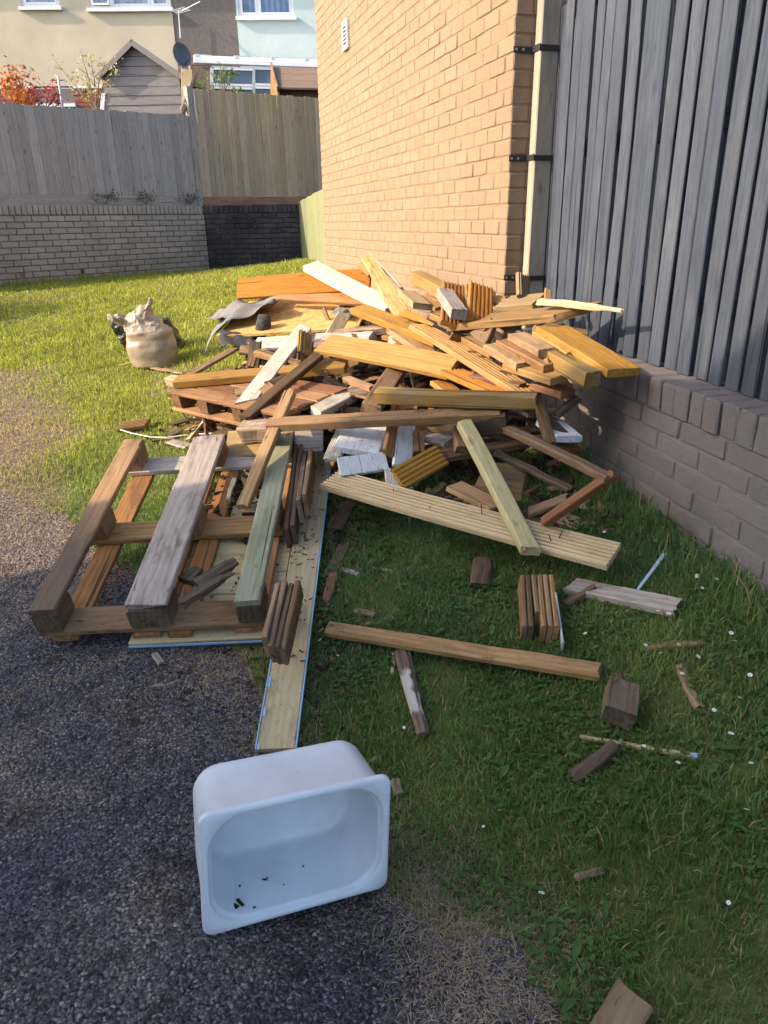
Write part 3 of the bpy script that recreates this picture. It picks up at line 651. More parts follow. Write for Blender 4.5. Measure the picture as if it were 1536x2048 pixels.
# ------------------------------------------------------------------ far house terrace
TH = math.radians(14); fu = np.array([math.cos(TH), -math.sin(TH), 0]); fn = np.array([-math.sin(TH), -math.cos(TH), 0]); FQ = np.array([-3.0, 21.0, 1.7])
def uv(px, py, off=0.0): p = onplane(px, py, FQ + fn * off, fn); return float(np.dot(p - FQ, fu)), float(p[2])
FM = Matrix(((fu[0], -fn[0], 0, FQ[0]), (fu[1], -fn[1], 0, FQ[1]), (0, 0, 1, 0), (0, 0, 0, 1)))      # local (u, into wall, z)
th = empty('terraced_house', tuple(FQ), 'far terraced house with cream and pale blue rendered panels and white windows', 'house')
M_cream = noisy('cream_render', (0.58, 0.50, 0.36), (0.46, 0.40, 0.30), 1.1, 0.9, 0.25, 0.01)
M_blue = noisy('pale_blue_render', (0.50, 0.58, 0.56), (0.44, 0.53, 0.52), 1.4, 0.9, 0.6, 0.012)
M_cap = noisy('white_pvc_frame', (0.76, 0.77, 0.78), (0.68, 0.7, 0.72), 3, 0.4, 0.0)
M_glass, _n2, _b2 = mat('window_glass', (0.05, 0.08, 0.12), 0.05, 0.6)
M_curt = noisy('blue_curtain', (0.20, 0.28, 0.42), (0.12, 0.17, 0.28), 4, 0.9, 0.0)
M_net = noisy('net_curtain', (0.35, 0.40, 0.46), (0.22, 0.28, 0.36), 9, 0.9, 0.0)
def fbox(mb, u0, u1, z0, z1, d0, d1): return mb.box(((u0 + u1) / 2, (d0 + d1) / 2, (z0 + z1) / 2), (u1 - u0, d1 - d0, z1 - z0), FM)
def panel(name, m, u0, u1, z0, z1, holes, d0=0.0, d1=.25):
    us = sorted(set([u0, u1] + [h for q in holes for h in q[:2]])); zs = sorted(set([z0, z1] + [h for q in holes for h in q[2:]])); mb = MB()
    us = [q for q in us if u0 <= q <= u1]; zs = [q for q in zs if z0 <= q <= z1]
    for i in range(len(us) - 1):
        for k in range(len(zs) - 1):
            cu = (us[i] + us[i + 1]) / 2; cz = (zs[k] + zs[k + 1]) / 2
            if not any(q[0] < cu < q[1] and q[2] < cz < q[3] for q in holes): fbox(mb, us[i], us[i + 1], zs[k], zs[k + 1], d0, d1)
    mb.obj(name, m, th)
def window(u0, u1, z0, z1, splits=(), curtain=None, openl=False, transom=None):
    mb = MB(); t = .06
    fbox(mb, u0, u1, z0, z0 + t, .03, .12); fbox(mb, u0, u1, z1 - t, z1, .03, .12); fbox(mb, u0, u0 + t, z0 + t, z1 - t, .03, .12); fbox(mb, u1 - t, u1, z0 + t, z1 - t, .03, .12)
    w_ = mb.obj('window', M_cap, th)
    cells = [u0 + t] + [q for s_ in splits for q in (s_ - .03, s_ + .03)] + [u1 - t]
    for s_ in splits: fbox(MB(), s_ - .03, s_ + .03, z0 + t, z1 - t, .031, .119).obj('mullion', M_cap, w_)
    for i in range(0, len(cells), 2):
        a, b = cells[i], cells[i + 1]; sf = MB(); k = .035; d0, d1 = .02, .06
        if openl and i == 0: d0, d1 = -.06, -.02
        fbox(sf, a, b, z0 + t, z0 + t + k, d0, d1); fbox(sf, a, b, z1 - t - k, z1 - t, d0, d1); fbox(sf, a, a + k, z0 + t + k, z1 - t - k, d0, d1); fbox(sf, b - k, b, z0 + t + k, z1 - t - k, d0, d1)
        sf.obj('sash', M_cap, w_)
        fbox(MB(), a + k, b - k, z0 + t + k, z1 - t - k, .075, .085).obj('pane', M_glass, w_)
        if curtain:
            n = max(6, int((b - a) / .035)); vv = []; ff = []
            for j in range(n + 1):
                x = a + (b - a) * j / n; d = .07 + .009 * math.sin(j * 1.7 + i) * (1 if curtain is M_curt else .4) - .004
                vv += [FM @ Vector((x, d - .012, z0 + t + k)), FM @ Vector((x, d - .012, z1 - t - k))]
            for j in range(n): ff.append((2 * j, 2 * j + 2, 2 * j + 3, 2 * j + 1))
            link('curtain', mesh('curtain', vv, ff, curtain), ID4, w_)
    fbox(MB(), u0 - .06, u1 + .06, z0 - .07, z0 - .002, -.09, .1).obj('sill', M_cap, w_)
ZT = 7.2
uc1 = uv(350, 80)[0]; ub1 = uv(477, 80)[0]
w1 = (uv(42, 0)[0], uv(117, 0)[0], uv(80, 14)[1], uv(80, 14)[1] + 1.05)
w2 = (uv(178, 0)[0], uc1 - .02, uv(250, 17)[1], uv(250, 17)[1] + 1.1)
w3 = (uv(475, 0)[0], uv(586, 0)[0], uv(530, 34)[1], uv(530, 34)[1] + 1.15)
zr = uv(150, 172)[1]; w4 = (uv(72, 180)[0], uv(143, 180)[0], uv(100, 208)[1], uv(100, 175)[1])
panel('cream_panel', M_cream, -2.6, uc1, zr, ZT, [w1, w2])
panel('blue_panel', M_blue, ub1, uv(760, 60)[0], 2.0, ZT, [w3])
fbox(MB(), uc1 + .003, ub1 - .003, 1.5, ZT, .014, .25).obj('brick_panel_core', M_mortar3, th)
fbox(MB(), -2.6, uc1, 1.5, zr - .05, .012, .25).obj('plinth_core', M_mortar2, th)
fbox(MB(), -2.6, w4[0] - .05, zr - .05, zr - .002, -.03, .1).obj('bell_cast', M_cap, th)
fbox(MB(), w4[1] + .05, uc1, zr - .05, zr - .002, -.03, .1).obj('bell_cast', M_cap, th)
window(*w1, (), M_net); window(*w2, (uv(221, 0)[0], uv(301, 0)[0]), M_net, True); window(*w3, (uv(515, 0)[0],), M_curt)
window(w4[0], w4[1], w4[2], w4[3], (), None)
hw = Wall(th, B_house, 299); z = uv(400, 175)[1]; r = 0
while z < 4.95:
    u = uc1 + .01 - (.1125 if r % 2 else 0)
    while u < ub1 - .03:
        a = max(u, uc1 + .006); b = min(u + .215, ub1 - .006)
        if b - a > .03: c = FM @ Vector(((a + b) / 2, .05, z + .0325)); hw.add(tuple(c), tuple(fu), (b - a, .1, .065))
        u += .225
    z += .075; r += 1
z = zr - .055 - .065; r = 0
while z > 2.25:
    u = -2.5 - (.1125 if r % 2 else 0)
    while u < uv(345, 190)[0]:
        a, b = u, u + .215
        if not (b > w4[0] and a < w4[1]): 
            c = FM @ Vector(((a + b) / 2, .05, z + .0325)); hw.add(tuple(c), tuple(fu), (b - a, .1, .065), 'plinth_brick')
        u += .225
    z -= .075; r += 1
# split the brick colours: plinth bricks are red
pl = [q for q in hw.b if q[3] == 'plinth_brick']; hw.b = [q for q in hw.b if q[3] != 'plinth_brick']; hw.build()
pw = Wall(th, B_red, 150); pw.b = pl; pw.build()
mb = MB(); fbox(mb, -2.6, uv(760, 60)[0], 1.2, ZT, .25, 6.0); mb.obj('house_body', M_mortar2, th)
mb = MB()
for (d0, z0_, d1, z1_) in ((-.4, ZT - .05, 3.0, ZT + 1.7), (6.4, ZT - .05, 3.0, ZT + 1.7)):
    u0, u1 = -2.8, uv(760, 60)[0] + .2; q = [FM @ Vector(x) for x in ((u0, d0, z0_), (u1, d0, z0_), (u1, d1, z1_), (u0, d1, z1_), (u0, d0, z0_ + .1), (u1, d0, z0_ + .1), (u1, d1, z1_ + .1), (u0, d1, z1_ + .1))]
    mb.add(q, [(0, 1, 2, 3), (4, 7, 6, 5), (0, 4, 5, 1), (0, 3, 7, 4), (1, 5, 6, 2)])
mb.obj('roof', noisy('grey_tile', (0.14, 0.12, 0.11), (0.09, 0.08, 0.075), 20), th)
# antenna
an = empty('tv_antenna', tuple(FM @ Vector((uc1, -.1, 4))), 'thin white television antenna on a pole against the brick panel', 'antenna')
p_ = lambda px, py, o: Vector(onplane(px, py, FQ + fn * o, fn))
MB().tube([p_(361, 76, .12), p_(357, 20, .12)], .012, 6).obj('pole', M_pvc, an)
MB().tube([p_(359, 24, .14), p_(400, 3, .9)], .009, 5).obj('boom', M_pvc, an)
for k in range(4):
    a = p_(352 + k * 4, 17 + k * 2, .3); MB().tube([a + Vector((-.12, 0, -.05)), a + Vector((.2, .1, .06))], .007, 4).obj('element', M_pvc, an)
# satellite dish
sd = empty('satellite_dish', tuple(P(361, 113, 14.6)), 'dark grey satellite dish above the shed eave', 'satellite dish')
dc = Vector(P(361, 113, 14.6)); dn_ = Vector(nz((.45, -.85, .25))); Md = frame(dc, Vector((.9, .4, 0)), dn_); v = []; f = []
for i in range(6):
    r_ = .02 + .19 * i / 5
    for k in range(20): a = k / 20 * 6.2832; v.append(Md @ Vector((r_ * math.cos(a) * .92, r_ * math.sin(a) * 1.08, .35 * r_ * r_ / .2)))
for i in range(5):
    for k in range(20): f.append((i * 20 + k, i * 20 + (k + 1) % 20, (i + 1) * 20 + (k + 1) % 20, (i + 1) * 20 + k))
f.append(tuple(range(20))[::-1]); ds = mesh('reflector', v, f, mat('grey_dish_paint', (0.10, 0.105, 0.115), 0.5)[0], True); link('reflector', ds, ID4, sd)
MB().tube([dc - dn_ * .02, dc - dn_ * .1, dc + Vector((.16, .05, -.12)), dc + Vector((.16, .05, -.5))], .016, 6).obj('bracket', M_pvc, sd)
MB().tube([dc + Vector((0.02, 0, -.2)), dc + dn_ * .22 + Vector((.05, 0, -.12))], .01, 5).obj('feed_arm', M_met, sd)
# conservatory lean-to
cs = empty('lean_to', tuple(P(510, 185, 15.8)), 'white framed lean-to conservatory with a ridged roof edge below the blue render', 'conservatory')
co = 2.2
def cv(px, py, o=co): return Vector(onplane(px, py, FQ + fn * o, fn))
a, b = cv(388, 122), cv(760, 136)
MB().bar(a, b, .11, .09, (0, 0, 1), .01).obj('gutter', M_cap, cs)
MB().bar(a + Vector((0, .06, .085)), b + Vector((0, .06, .085)), .06, .05).obj('roof_edge', M_cap, cs)
a2, b2 = a + Vector(fn) * -2.0 + Vector((0, 0, .35)), b + Vector(fn) * -2.0 + Vector((0, 0, .35))
link('roof_sheet', mesh('roof_sheet', [a + Vector((0, 0, .05)), b + Vector((0, 0, .05)), b2, a2, a + Vector((0, 0, .07)), b + Vector((0, 0, .07)), b2 + Vector((0, 0, .02)), a2 + Vector((0, 0, .02))], [(0, 3, 2, 1), (4, 5, 6, 7), (0, 1, 5, 4), (0, 4, 7, 3)], noisy('twinwall_sheet', (0.55, 0.55, 0.53), (0.45, 0.45, 0.43), 6, 0.5)), ID4, cs)
for px in (392, 470, 541, 609, 680):
    q = a.lerp(b, (px - 388) / 372); MB().bar(q + Vector((0, 0, .10)), q + Vector(fn) * -2.0 + Vector((0, 0, .45)), .05, .05).obj('glazing_bar', M_cap, cs)
for (x0, y0, x1, y1) in ((424, 136, 508, 170), (508, 136, 545, 170), (424, 174, 508, 230), (508, 174, 545, 230), (545, 136, 700, 230)):
    p0, p1, p2, p3 = cv(x0, y1), cv(x1, y1 + (x1 - x0) * .03), cv(x1, y0 + (x1 - x0) * .03), cv(x0, y0); fr = MB()
    for s0, s1 in ((p0, p1), (p1, p2), (p2, p3), (p3, p0)): fr.bar(s0, s1, .06, .055, fn)
    wf = fr.obj('window', M_cap, cs); bk = Vector(fn) * -.01
    link('pane', mesh('pane', [p0 + bk, p1 + bk, p2 + bk, p3 + bk, p0 + bk * 2, p1 + bk * 2, p2 + bk * 2, p3 + bk * 2], [(0, 1, 2, 3), (7, 6, 5, 4), (0, 4, 5, 1), (2, 6, 7, 3)], M_glass), ID4, wf)
p0, p1, p2, p3 = cv(390, 190), cv(424, 190), cv(424, 134), cv(390, 133); bk = Vector(fn) * -.2
link('brick_pier', mesh('brick_pier', [p0, p1, p2, p3, p0 + bk, p1 + bk, p2 + bk, p3 + bk], [(0, 1, 2, 3), (7, 6, 5, 4), (0, 4, 5, 1), (1, 5, 6, 2), (3, 2, 6, 7), (0, 3, 7, 4)], B_house), ID4, cs)

# ------------------------------------------------------------------ sheds
RH = nz((CX[0], CX[1], 0)) if False else nz((R[0], R[1], 0)); FH = nz((F[0], F[1], 0))
def shed_pt(px, py, d): return Vector(P(px, py, d))
sh = empty('garden_shed', tuple(P(285, 230, 13.4)), 'grey weatherboarded garden shed with pointed gable behind the far fence', 'shed')
sq = P(285, 180, 13.4)
def sp(px, py, o=0.0): return Vector(onplane(px, py, sq - FH * o, FH))
apex = sp(268, 92); el = sp(204, 152); er = sp(359, 154); RHv = Vector(RH); FHv = Vector(FH)
ux = lambda q: (q - apex).dot(RHv)
zap, zel = apex.z, (el.z + er.z) / 2; ul, ur = ux(el), ux(er); ztop = zap; zb0 = 1.7; pitch = .155; zz = zb0; k = 0
while zz < zap - .02:
    z1 = min(zz + pitch, zap); z0m = zz
    def ext(zq):
        if zq <= zel: return ul, ur
        t = min(1, (zq - zel) / (zap - zel)); return ul * (1 - t), ur * (1 - t)
    l0, r0 = ext(z0m); l1, r1 = ext(z1)
    base = apex - Vector((0, 0, apex.z)); o0 = FHv * -.012
    vv = [base + RHv * l0 + Vector((0, 0, z0m)) + o0, base + RHv * r0 + Vector((0, 0, z0m)) + o0, base + RHv * r1 + Vector((0, 0, z1 - .006)), base + RHv * l1 + Vector((0, 0, z1 - .006))]
    vv += [q + FHv * .025 for q in vv]
    mid = (vv[0] + vv[1]) / 2; Mx = frame(mid, RHv, (0, 0, 1)); Mi = Mx.inverted()
    link('weatherboard', mesh('weatherboard', [Mi @ q for q in vv], [(0, 1, 2, 3), (7, 6, 5, 4), (0, 4, 5, 1), (1, 5, 6, 2), (2, 6, 7, 3), (3, 7, 4, 0)], M_shed), Mx, sh)
    zz += pitch; k += 1
mb = MB()
for (e, s_) in ((ul, -1), (ur, 1)):
    a = apex + Vector((0, 0, .05)); b = base + RHv * (e + s_ * .07) + Vector((0, 0, zel - .02)); dep = FHv * 2.2; o = FHv * -.12; n_ = Vector((0, 0, .035))
    q = [a + o, b + o, b + dep, a + dep]; mb.add(q + [x + n_ for x in q], [(0, 1, 2, 3), (7, 6, 5, 4), (0, 4, 5, 1), (1, 5, 6, 2), (0, 3, 7, 4)])
    plank('barge_board', None, a + o * 1.15 + Vector((0, 0, -.02)), b + o * 1.15 + Vector((0, 0, -.02)), .09, .022, M_shed, -FHv, sh, D3=True, seg=1)
mb.obj('roof', noisy('felt_roof', (0.13, 0.125, 0.12), (0.09, 0.085, 0.08), 10), sh)
mb = MB()
for e in (ul, ur): mb.box((0, 0, 0), (2.1, .03, zel - zb0), frame(base + RHv * (e * .985) + FHv * 1.08 + Vector((0, 0, (zel + zb0) / 2)), FHv, (0, 0, 1)))
mb.obj('side_wall', M_shed, sh)
plank('corner_strip', None, sp(203, 230, .02), sp(207, 186, .02), .07, .03, M_cap, -FHv, sh, D3=True, seg=1)
# brown shed with the open eave at the right
s2 = empty('brown_shed', tuple(P(600, 190, 13.2)), 'brown shed roof end showing above the golden fence beside the brick house', 'shed')
sq2 = P(590, 170, 13.2)
def s2p(px, py, o=0.0): return Vector(onplane(px, py, sq2 - FH * o, FH))
a, b, c, d = s2p(541, 134, -.7), s2p(760, 140, -.7), s2p(760, 178, .1), s2p(555, 175, .1)
for k in range(3):
    t0, t1 = k / 3, (k + .97) / 3; q = [a.lerp(d, t0), b.lerp(c, t0), b.lerp(c, t1), a.lerp(d, t1)]; n_ = Vector((0, -.01, .03)); Mx = frame(q[0], q[1] - q[0], n_); Mi = Mx.inverted()
    link('roof_board', mesh('roof_board', [Mi @ x for x in q + [y_ - n_ for y_ in q]], [(0, 3, 2, 1), (4, 5, 6, 7), (3, 7, 6, 2), (0, 4, 7, 3), (0, 1, 5, 4)], M_shed2), Mx, s2)
plank('barge_board', None, a + Vector((0, -.02, .03)), d + Vector((-.02, -.05, -.04)), .1, .03, W['tan'], -RHv, s2, D3=True, seg=1)
e0, e1, e2, e3 = s2p(557, 178, -.05), s2p(760, 181, -.05), s2p(760, 260, -.05), s2p(557, 260, -.05)
link('gap_shade_sheet', mesh('gap_shade_sheet', [e0, e1, e2, e3] + [q + FHv * .03 for q in (e0, e1, e2, e3)], [(0, 3, 2, 1), (4, 5, 6, 7), (0, 1, 5, 4), (0, 4, 7, 3)], W['dk']), ID4, s2)  # dark sheet standing in for shade in the open gap below the roof
f0, f1, f2 = s2p(541, 136, -.68), s2p(536, 215, .05), s2p(556, 215, .05)
link('side_wall', mesh('side_wall', [f0, s2p(541, 215, -.68), f2, d] + [q + RHv * .03 for q in (f0, s2p(541, 215, -.68), f2, d)], [(0, 1, 2, 3), (7, 6, 5, 4), (0, 4, 5, 1), (3, 2, 6, 7), (0, 3, 7, 4)], W['tan']), ID4, s2)
# metal pole with crosspiece
po = empty('washing_pole', tuple(P(128, 215, 12.6)), 'thin grey pole with a crosspiece above the far fence', 'pole')
MB().tube([P(127, 225, 12.6), P(116, 152, 12.6)], .02, 8).obj('shaft', mat('galvanised', (0.45, 0.46, 0.47), 0.45, 0.5, 0.6)[0], po)
MB().tube([P(106, 161, 12.6), P(130, 160, 12.6)], .008, 5).obj('crosspiece', M_met, po)
# ------------------------------------------------------------------ neighbouring house that throws the foreground shade (left of the view)
nh = empty('neighbouring_house', (-5.2, -.8, 0), 'neighbouring rendered house left of the view, across the tarmac', 'house')
HX0, HX1, HY0, HY1, HE = -11.0, -5.0, -5.05, 3.36, 4.05; HR = HE + .74 * (HY1 - HY0) / 2; ym = (HY0 + HY1) / 2
mb = MB(); mb.add([(HX1, HY0, -.6), (HX1, HY1, -.6), (HX1, HY1, HE), (HX1, ym, HR), (HX1, HY0, HE), (HX0, HY0, -.6), (HX0, HY1, -.6), (HX0, HY1, HE), (HX0, ym, HR), (HX0, HY0, HE)],
    [(0, 1, 2, 3, 4), (9, 8, 7, 6, 5), (1, 6, 7, 2), (5, 0, 4, 9)])
mb.obj('wall', M_cream, nh)
mb = MB()
for y_ in (HY0, HY1):
    o = .0; q = [(HX1 + .02, y_, HE), (HX1 + .02, ym, HR), (HX0, ym, HR), (HX0, y_, HE)]; mb.add(q + [(a, b, c + .06) for a, b, c in q], [(0, 1, 2, 3), (7, 6, 5, 4), (0, 4, 5, 1), (0, 3, 7, 4)])
mb.obj('roof', noisy('slate', (0.12, 0.12, 0.13), (0.08, 0.08, 0.085), 12), nh)
for yy in (-3.2, .6):
    MB().box((HX1 + .02, yy, 1.6), (.05, 1.2, 1.1), None, .01).obj('window', M_cap, nh)
    MB().box((HX1 + .047, yy, 1.6), (.01, 1.0, .9)).obj('pane', M_glass, nh)

# ------------------------------------------------------------------ foliage
M_leaf = vcol('leaf', 0.55, 0.3, 0.35)
M_twig = noisy('twig_bark', (0.22, 0.17, 0.11), (0.12, 0.09, 0.06), 20)
def leaves_mesh(name, pts, size, cols, rnd, up=0.3, long=1.7):
    n = len(pts); V = np.zeros((n, 4, 3)); C = np.zeros((n, 4, 4))
    for i, p in enumerate(pts):
        a = Vector((rnd.gauss(0, 1), rnd.gauss(0, 1), rnd.gauss(0, .6) + up)).normalized(); b = a.orthogonal(); b.rotate(Matrix.Rotation(rnd.uniform(0, 6.28), 3, a)); c = a.cross(b)
        s = size * rnd.uniform(.6, 1.3); p = Vector(p)
        for k, q in enumerate((p - b * s * long * .5, p + c * s * .42, p + b * s * long * .5, p - c * s * .42)): V[i, k] = q
        k = rnd.choice(cols); j = rnd.uniform(.8, 1.2); C[i, :] = (k[0] * j, k[1] * j, k[2] * j, 1)
    me = npmesh(name, V.reshape(-1, 3), np.arange(n * 4), np.full(n, 4), M_leaf); a = me.attributes.new('Col', 'FLOAT_COLOR', 'POINT'); a.data.foreach_set('color', C.astype(np.float32).ravel()); return me
def shrub(name, label, base, tips, nleaf, size, cols, seed, cat='shrub', spread=.08, rad=.012, spray=.35, long=1.7):
    rnd = random.Random(seed); e = empty(name, tuple(base), label, cat); mb = MB(); pts = []
    for tp in tips:
        b = Vector(base); t = Vector(tp); m = b.lerp(t, .5) + Vector((rnd.gauss(0, .06), rnd.gauss(0, .06), .05)); mb.tube([b, m, t], [rad, rad * .7, rad * .3], 5)
        for k in range(3):
            s = rnd.uniform(.35, .95); q = b.lerp(m, s * 2) if s < .5 else m.lerp(t, s * 2 - 1); d = Vector((rnd.gauss(0, 1), rnd.gauss(0, 1), rnd.gauss(.5, .6))).normalized() * (t - b).length * spray * rnd.uniform(.4, 1)
            mb.tube([q, q + d], [rad * .4, rad * .15], 4)
            for _ in range(nleaf // (len(tips) * 4)): pts.append(q + d * rnd.uniform(.3, 1.1) + Vector((rnd.gauss(0, spread), rnd.gauss(0, spread), rnd.gauss(0, spread))))
        for _ in range(nleaf // (len(tips) * 4)): s = rnd.uniform(.4, 1.05); pts.append(b.lerp(t, s) + Vector((rnd.gauss(0, spread), rnd.gauss(0, spread), rnd.gauss(0, spread))))
    mb.obj('stems', M_twig, e); link('foliage', leaves_mesh('foliage', pts, size, cols, rnd, .3, long), ID4, e); return e
OR = [(0.50, 0.17, 0.04), (0.55, 0.26, 0.06), (0.42, 0.11, 0.03)]; RD = [(0.45, 0.05, 0.05), (0.5, 0.09, 0.07), (0.35, 0.03, 0.03)]
YL = [(0.5, 0.42, 0.16), (0.42, 0.36, 0.12), (0.55, 0.48, 0.25)]; GN = [(0.12, 0.2, 0.05), (0.18, 0.27, 0.06), (0.25, 0.3, 0.08)]
DG = [(0.05, 0.085, 0.025), (0.07, 0.11, 0.03), (0.10, 0.13, 0.04)]
D_ = 12.3
shrub('maple_shrub', 'orange leaved shrub at the left edge above the far fence', P(30, 225, D_), [P(15, 125, D_), P(32, 140, D_), P(5, 165, D_), P(40, 190, D_), P(58, 200, D_ - .1)], 520, .035, OR, 1, spread=.07)
shrub('red_shrub', 'small red leaved shrub in front of the low far window', P(90, 225, D_), [P(72, 162, D_), P(80, 190, D_), P(105, 200, D_), P(60, 185, D_), P(112, 185, D_)], 300, .028, RD, 2, spread=.06)
shrub('yellow_shrub', 'pale yellow twiggy shrub beside the grey shed', P(193, 222, D_), [P(160, 100, D_), P(180, 112, D_), P(212, 120, D_), P(240, 122, D_), P(228, 150, D_), P(150, 170, D_), P(170, 150, D_), P(105, 115, D_ + .2)], 420, .024, YL, 3, spread=.06, spray=.2)
shrub('climbing_rose', 'thin green climbing plant above the golden fence', P(446, 190, 12.4), [P(440, 125, 12.4), P(425, 150, 12.4), P(468, 146, 12.4), P(474, 182, 12.4), P(400, 172, 12.4), P(452, 130, 12.4)], 260, .028, GN, 4, spread=.05, spray=.18)
for k, (px, wd, lb) in enumerate(((210, 24, 'loose green weed at the fence foot, leftmost of three'), (292, 18, 'faint green weed at the fence foot, middle one'), (380, 26, 'denser green weed beside the far fence post'))):
    b = onplane(px, 409, (*(rl - rn * .12), 1), np.array([*rn, 0])); rw = random.Random(k + 50)
    shrub('fence_weed', lb, b, [b + np.array([rw.uniform(-.18, .2), rw.uniform(-.12, .05), rw.uniform(.03, .15)]) for _ in range(9)], 130, .010, DG, 20 + k, 'weed', .03, .0025, .3, 4.0)
bx = np.array([-3.55, 8.75]); b0 = np.array([*bx, g1(*bx)])
rw = random.Random(3); shrub('shade_bush', 'unseen green bush added left of the view to shade the lawn', b0, [b0 + np.array([rw.uniform(-.6, .5), rw.uniform(-.5, .5), rw.uniform(.6, 1.35)]) for _ in range(16)], 3000, .05, DG, 33, 'bush', .16, .02, .4)  # unseen bush, added to throw shade on the lawn's left edge

# ------------------------------------------------------------------ white sink
SB = Vector((-.08, 1.25, 0.004)); se1 = Vector((.440, .037, -.035)).normalized(); se2 = Vector((.023, .026, .319)); se2 = (se2 - se1 * se1.dot(se2)).normalized(); sn = se2.cross(se1).normalized()
if sn.y < 0: sn = -sn
SW, SH, SDp = .447, .322, .215
MS = Matrix(((se1[0], se2[0], sn[0], SB[0]), (se1[1], se2[1], sn[1], SB[1]), (se1[2], se2[2], sn[2], SB[2]), (0, 0, 0, 1)))       # (across, up, into)
def rrect(cx, cy, hw, hh, r, n=8):
    o = []
    for k, (sx, sy) in enumerate(((1, 1), (-1, 1), (-1, -1), (1, -1))):
        for i in range(n + 1): a = math.pi / 2 * (k + i / n); o.append((cx + sx * (hw - r) + r * math.cos(a), cy + sy * (hh - r) + r * math.sin(a)))
    return o
cx, cy = SW / 2, SH / 2; loops = []
def ring(hw, hh, r, d): loops.append([(a, b, d) for a, b in rrect(cx, cy, hw, hh, r)])
ring(SW / 2 - .012, SH / 2 - .012, .03, .016)   # outer rim underside (starts next to body)
loops = []
bw, bh = SW / 2 - .005, SH / 2 - .006
ring(bw - .050, bh - .050, .05, SDp)             # outside back
ring(bw - .026, bh - .026, .055, SDp - .003); ring(bw - .012, bh - .012, .058, SDp - .012); ring(bw - .006, bh - .007, .06, SDp - .03)
ring(bw, bh, .062, .017)
ring(SW / 2 - .002, SH / 2 - .002, .024, .016); ring(SW / 2, SH / 2, .026, .013); ring(SW / 2, SH / 2, .026, .004); ring(SW / 2 - .003, SH / 2 - .003, .024, .0)
ring(SW / 2 - .016, SH / 2 - .013, .092, .0); ring(SW / 2 - .018, SH / 2 - .015, .091, .002); ring(SW / 2 - .019, SH / 2 - .016, .09, .009); ring(SW / 2 - .025, SH / 2 - .022, .087, .011)
ring(SW / 2 - .027, SH / 2 - .024, .086, .016); ring(SW / 2 - .037, SH / 2 - .034, .078, SDp - .034); ring(SW / 2 - .039, SH / 2 - .036, .077, SDp - .024)
ring(SW / 2 - .044, SH / 2 - .041, .072, SDp - .015); ring(SW / 2 - .053, SH / 2 - .050, .064, SDp - .011); ring(SW / 2 - .11, SH / 2 - .105, .04, SDp - .010)
n = len(loops[0]); v = [q for l in loops for q in l]; f = []
for i in range(len(loops) - 1):
    for k in range(n): f.append((i * n + k, i * n + (k + 1) % n, (i + 1) * n + (k + 1) % n, (i + 1) * n + k))
f.append(tuple(range(n))[::-1]); f.append(tuple((len(loops) - 1) * n + k for k in range(n)))
M_sink, nt_, b_ = mat('white_ceramic_plastic', (0.65, 0.685, 0.72), 0.36, 0.4); q = NB(nt_); v_ = q.coords((1, 1, 1), False); n1 = q.noise(v_, 7, 5, 0.65); c_ = q.ramp(n1, [(0.35, (0.59, 0.625, 0.655)), (0.6, (0.675, 0.71, 0.745))])
n2_ = q.noise(v_, 38, 4, 0.7); c_ = q.mix(q.maprange(n2_, 0.66, 0.76, 0, 0.45), c_, (0.35, 0.33, 0.30)); q.l(c_, b_.inputs['Base Color'])
snk = link('white_sink', mesh('white_sink', v, f, M_sink, True), MS, None, 'white rounded sink tub lying on its side at the tarmac edge', 'sink')
M_dirt = mat('wet_dirt', (0.018, 0.012, 0.014), 0.6)[0]
def inside(u, w): return Vector((u, .035, w))
mb = MB(); rs = random.Random(5)
for (u, w_, l, wd, a) in ((.075, .04, .028, .011, .9), (.092, .042, .026, .007, 1.2), (.16, .09, .012, .003, .5), (.165, .09, .010, .003, 2.4), (.10, .09, .005, .004, 0), (.20, .06, .003, .003, 0), (.12, .018, .008, .003, 0), (.26, .10, .004, .003, 0), (.06, .11, .006, .004, 1)):
    Mx = T((u, .0285 + .05 * w_, w_)) @ Matrix.Rotation(a, 4, 'Y'); mb.box((0, 0.0018, 0), (l, .004, wd), Mx, .0008)
link('dirt_crumbs', mb.mesh('dirt_crumbs', M_dirt), MS, snk, kind='stuff')

# ------------------------------------------------------------------ upturned pallet
pf = Vector(P(285, 1212, 2.53)); pb = Vector(P(417, 869, 3.47)); pl_ = (pb - pf); PL = pl_.length; pu = pl_.normalized()
lat = Vector(P(520, 1199, 2.53)) - Vector(P(50, 1228, 2.55)); lat = (lat - pu * pu.dot(lat)).normalized(); pn = lat.cross(pu).normalized()
def pp(u, v_, h): return pf + lat * u + pu * v_ + pn * h
PW = .408
pal = empty('pallet', tuple(pp(0, .1, -.15)), 'upturned weathered timber pallet half on the tarmac, half on grass', 'pallet')
for (u, wd, m) in ((-PW + .047, .097, 'runner'), (0.005, .15, 'pink'), (PW - .045, .092, 'green')):
    r_ = plank('runner', {'runner': 'brown runner board with a darker front half', 'pink': 'widest bleached middle runner board', 'green': 'algae green runner board'}[m], pp(u, 0, 0), pp(u, PL, 0), wd, .024, m, pn, pal, D3=True, rough=.0016, seg=14, rag=.006, bev=.005)
    for v0 in (.062, PL / 2, PL - .062):
        plank('block', None, pp(u, v0 - .062, -.0245), pp(u, v0 + .062, -.0245), wd * .96, .082, 'dkbrn' if v0 < .5 else 'brn', pn, pal, D3=True, rough=.002, seg=5, bev=.008)
for k, v0 in enumerate((.065, PL / 2, PL - .065)):
    plank('cross_board', None, pp(-PW - .004, v0, -.107), pp(PW + .012, v0 - (.0 if k else .0), -.107), .125, .024, ('brn', 'tan', 'pink')[k], pn, pal, D3=True, rough=.0016, seg=12, rag=.01)
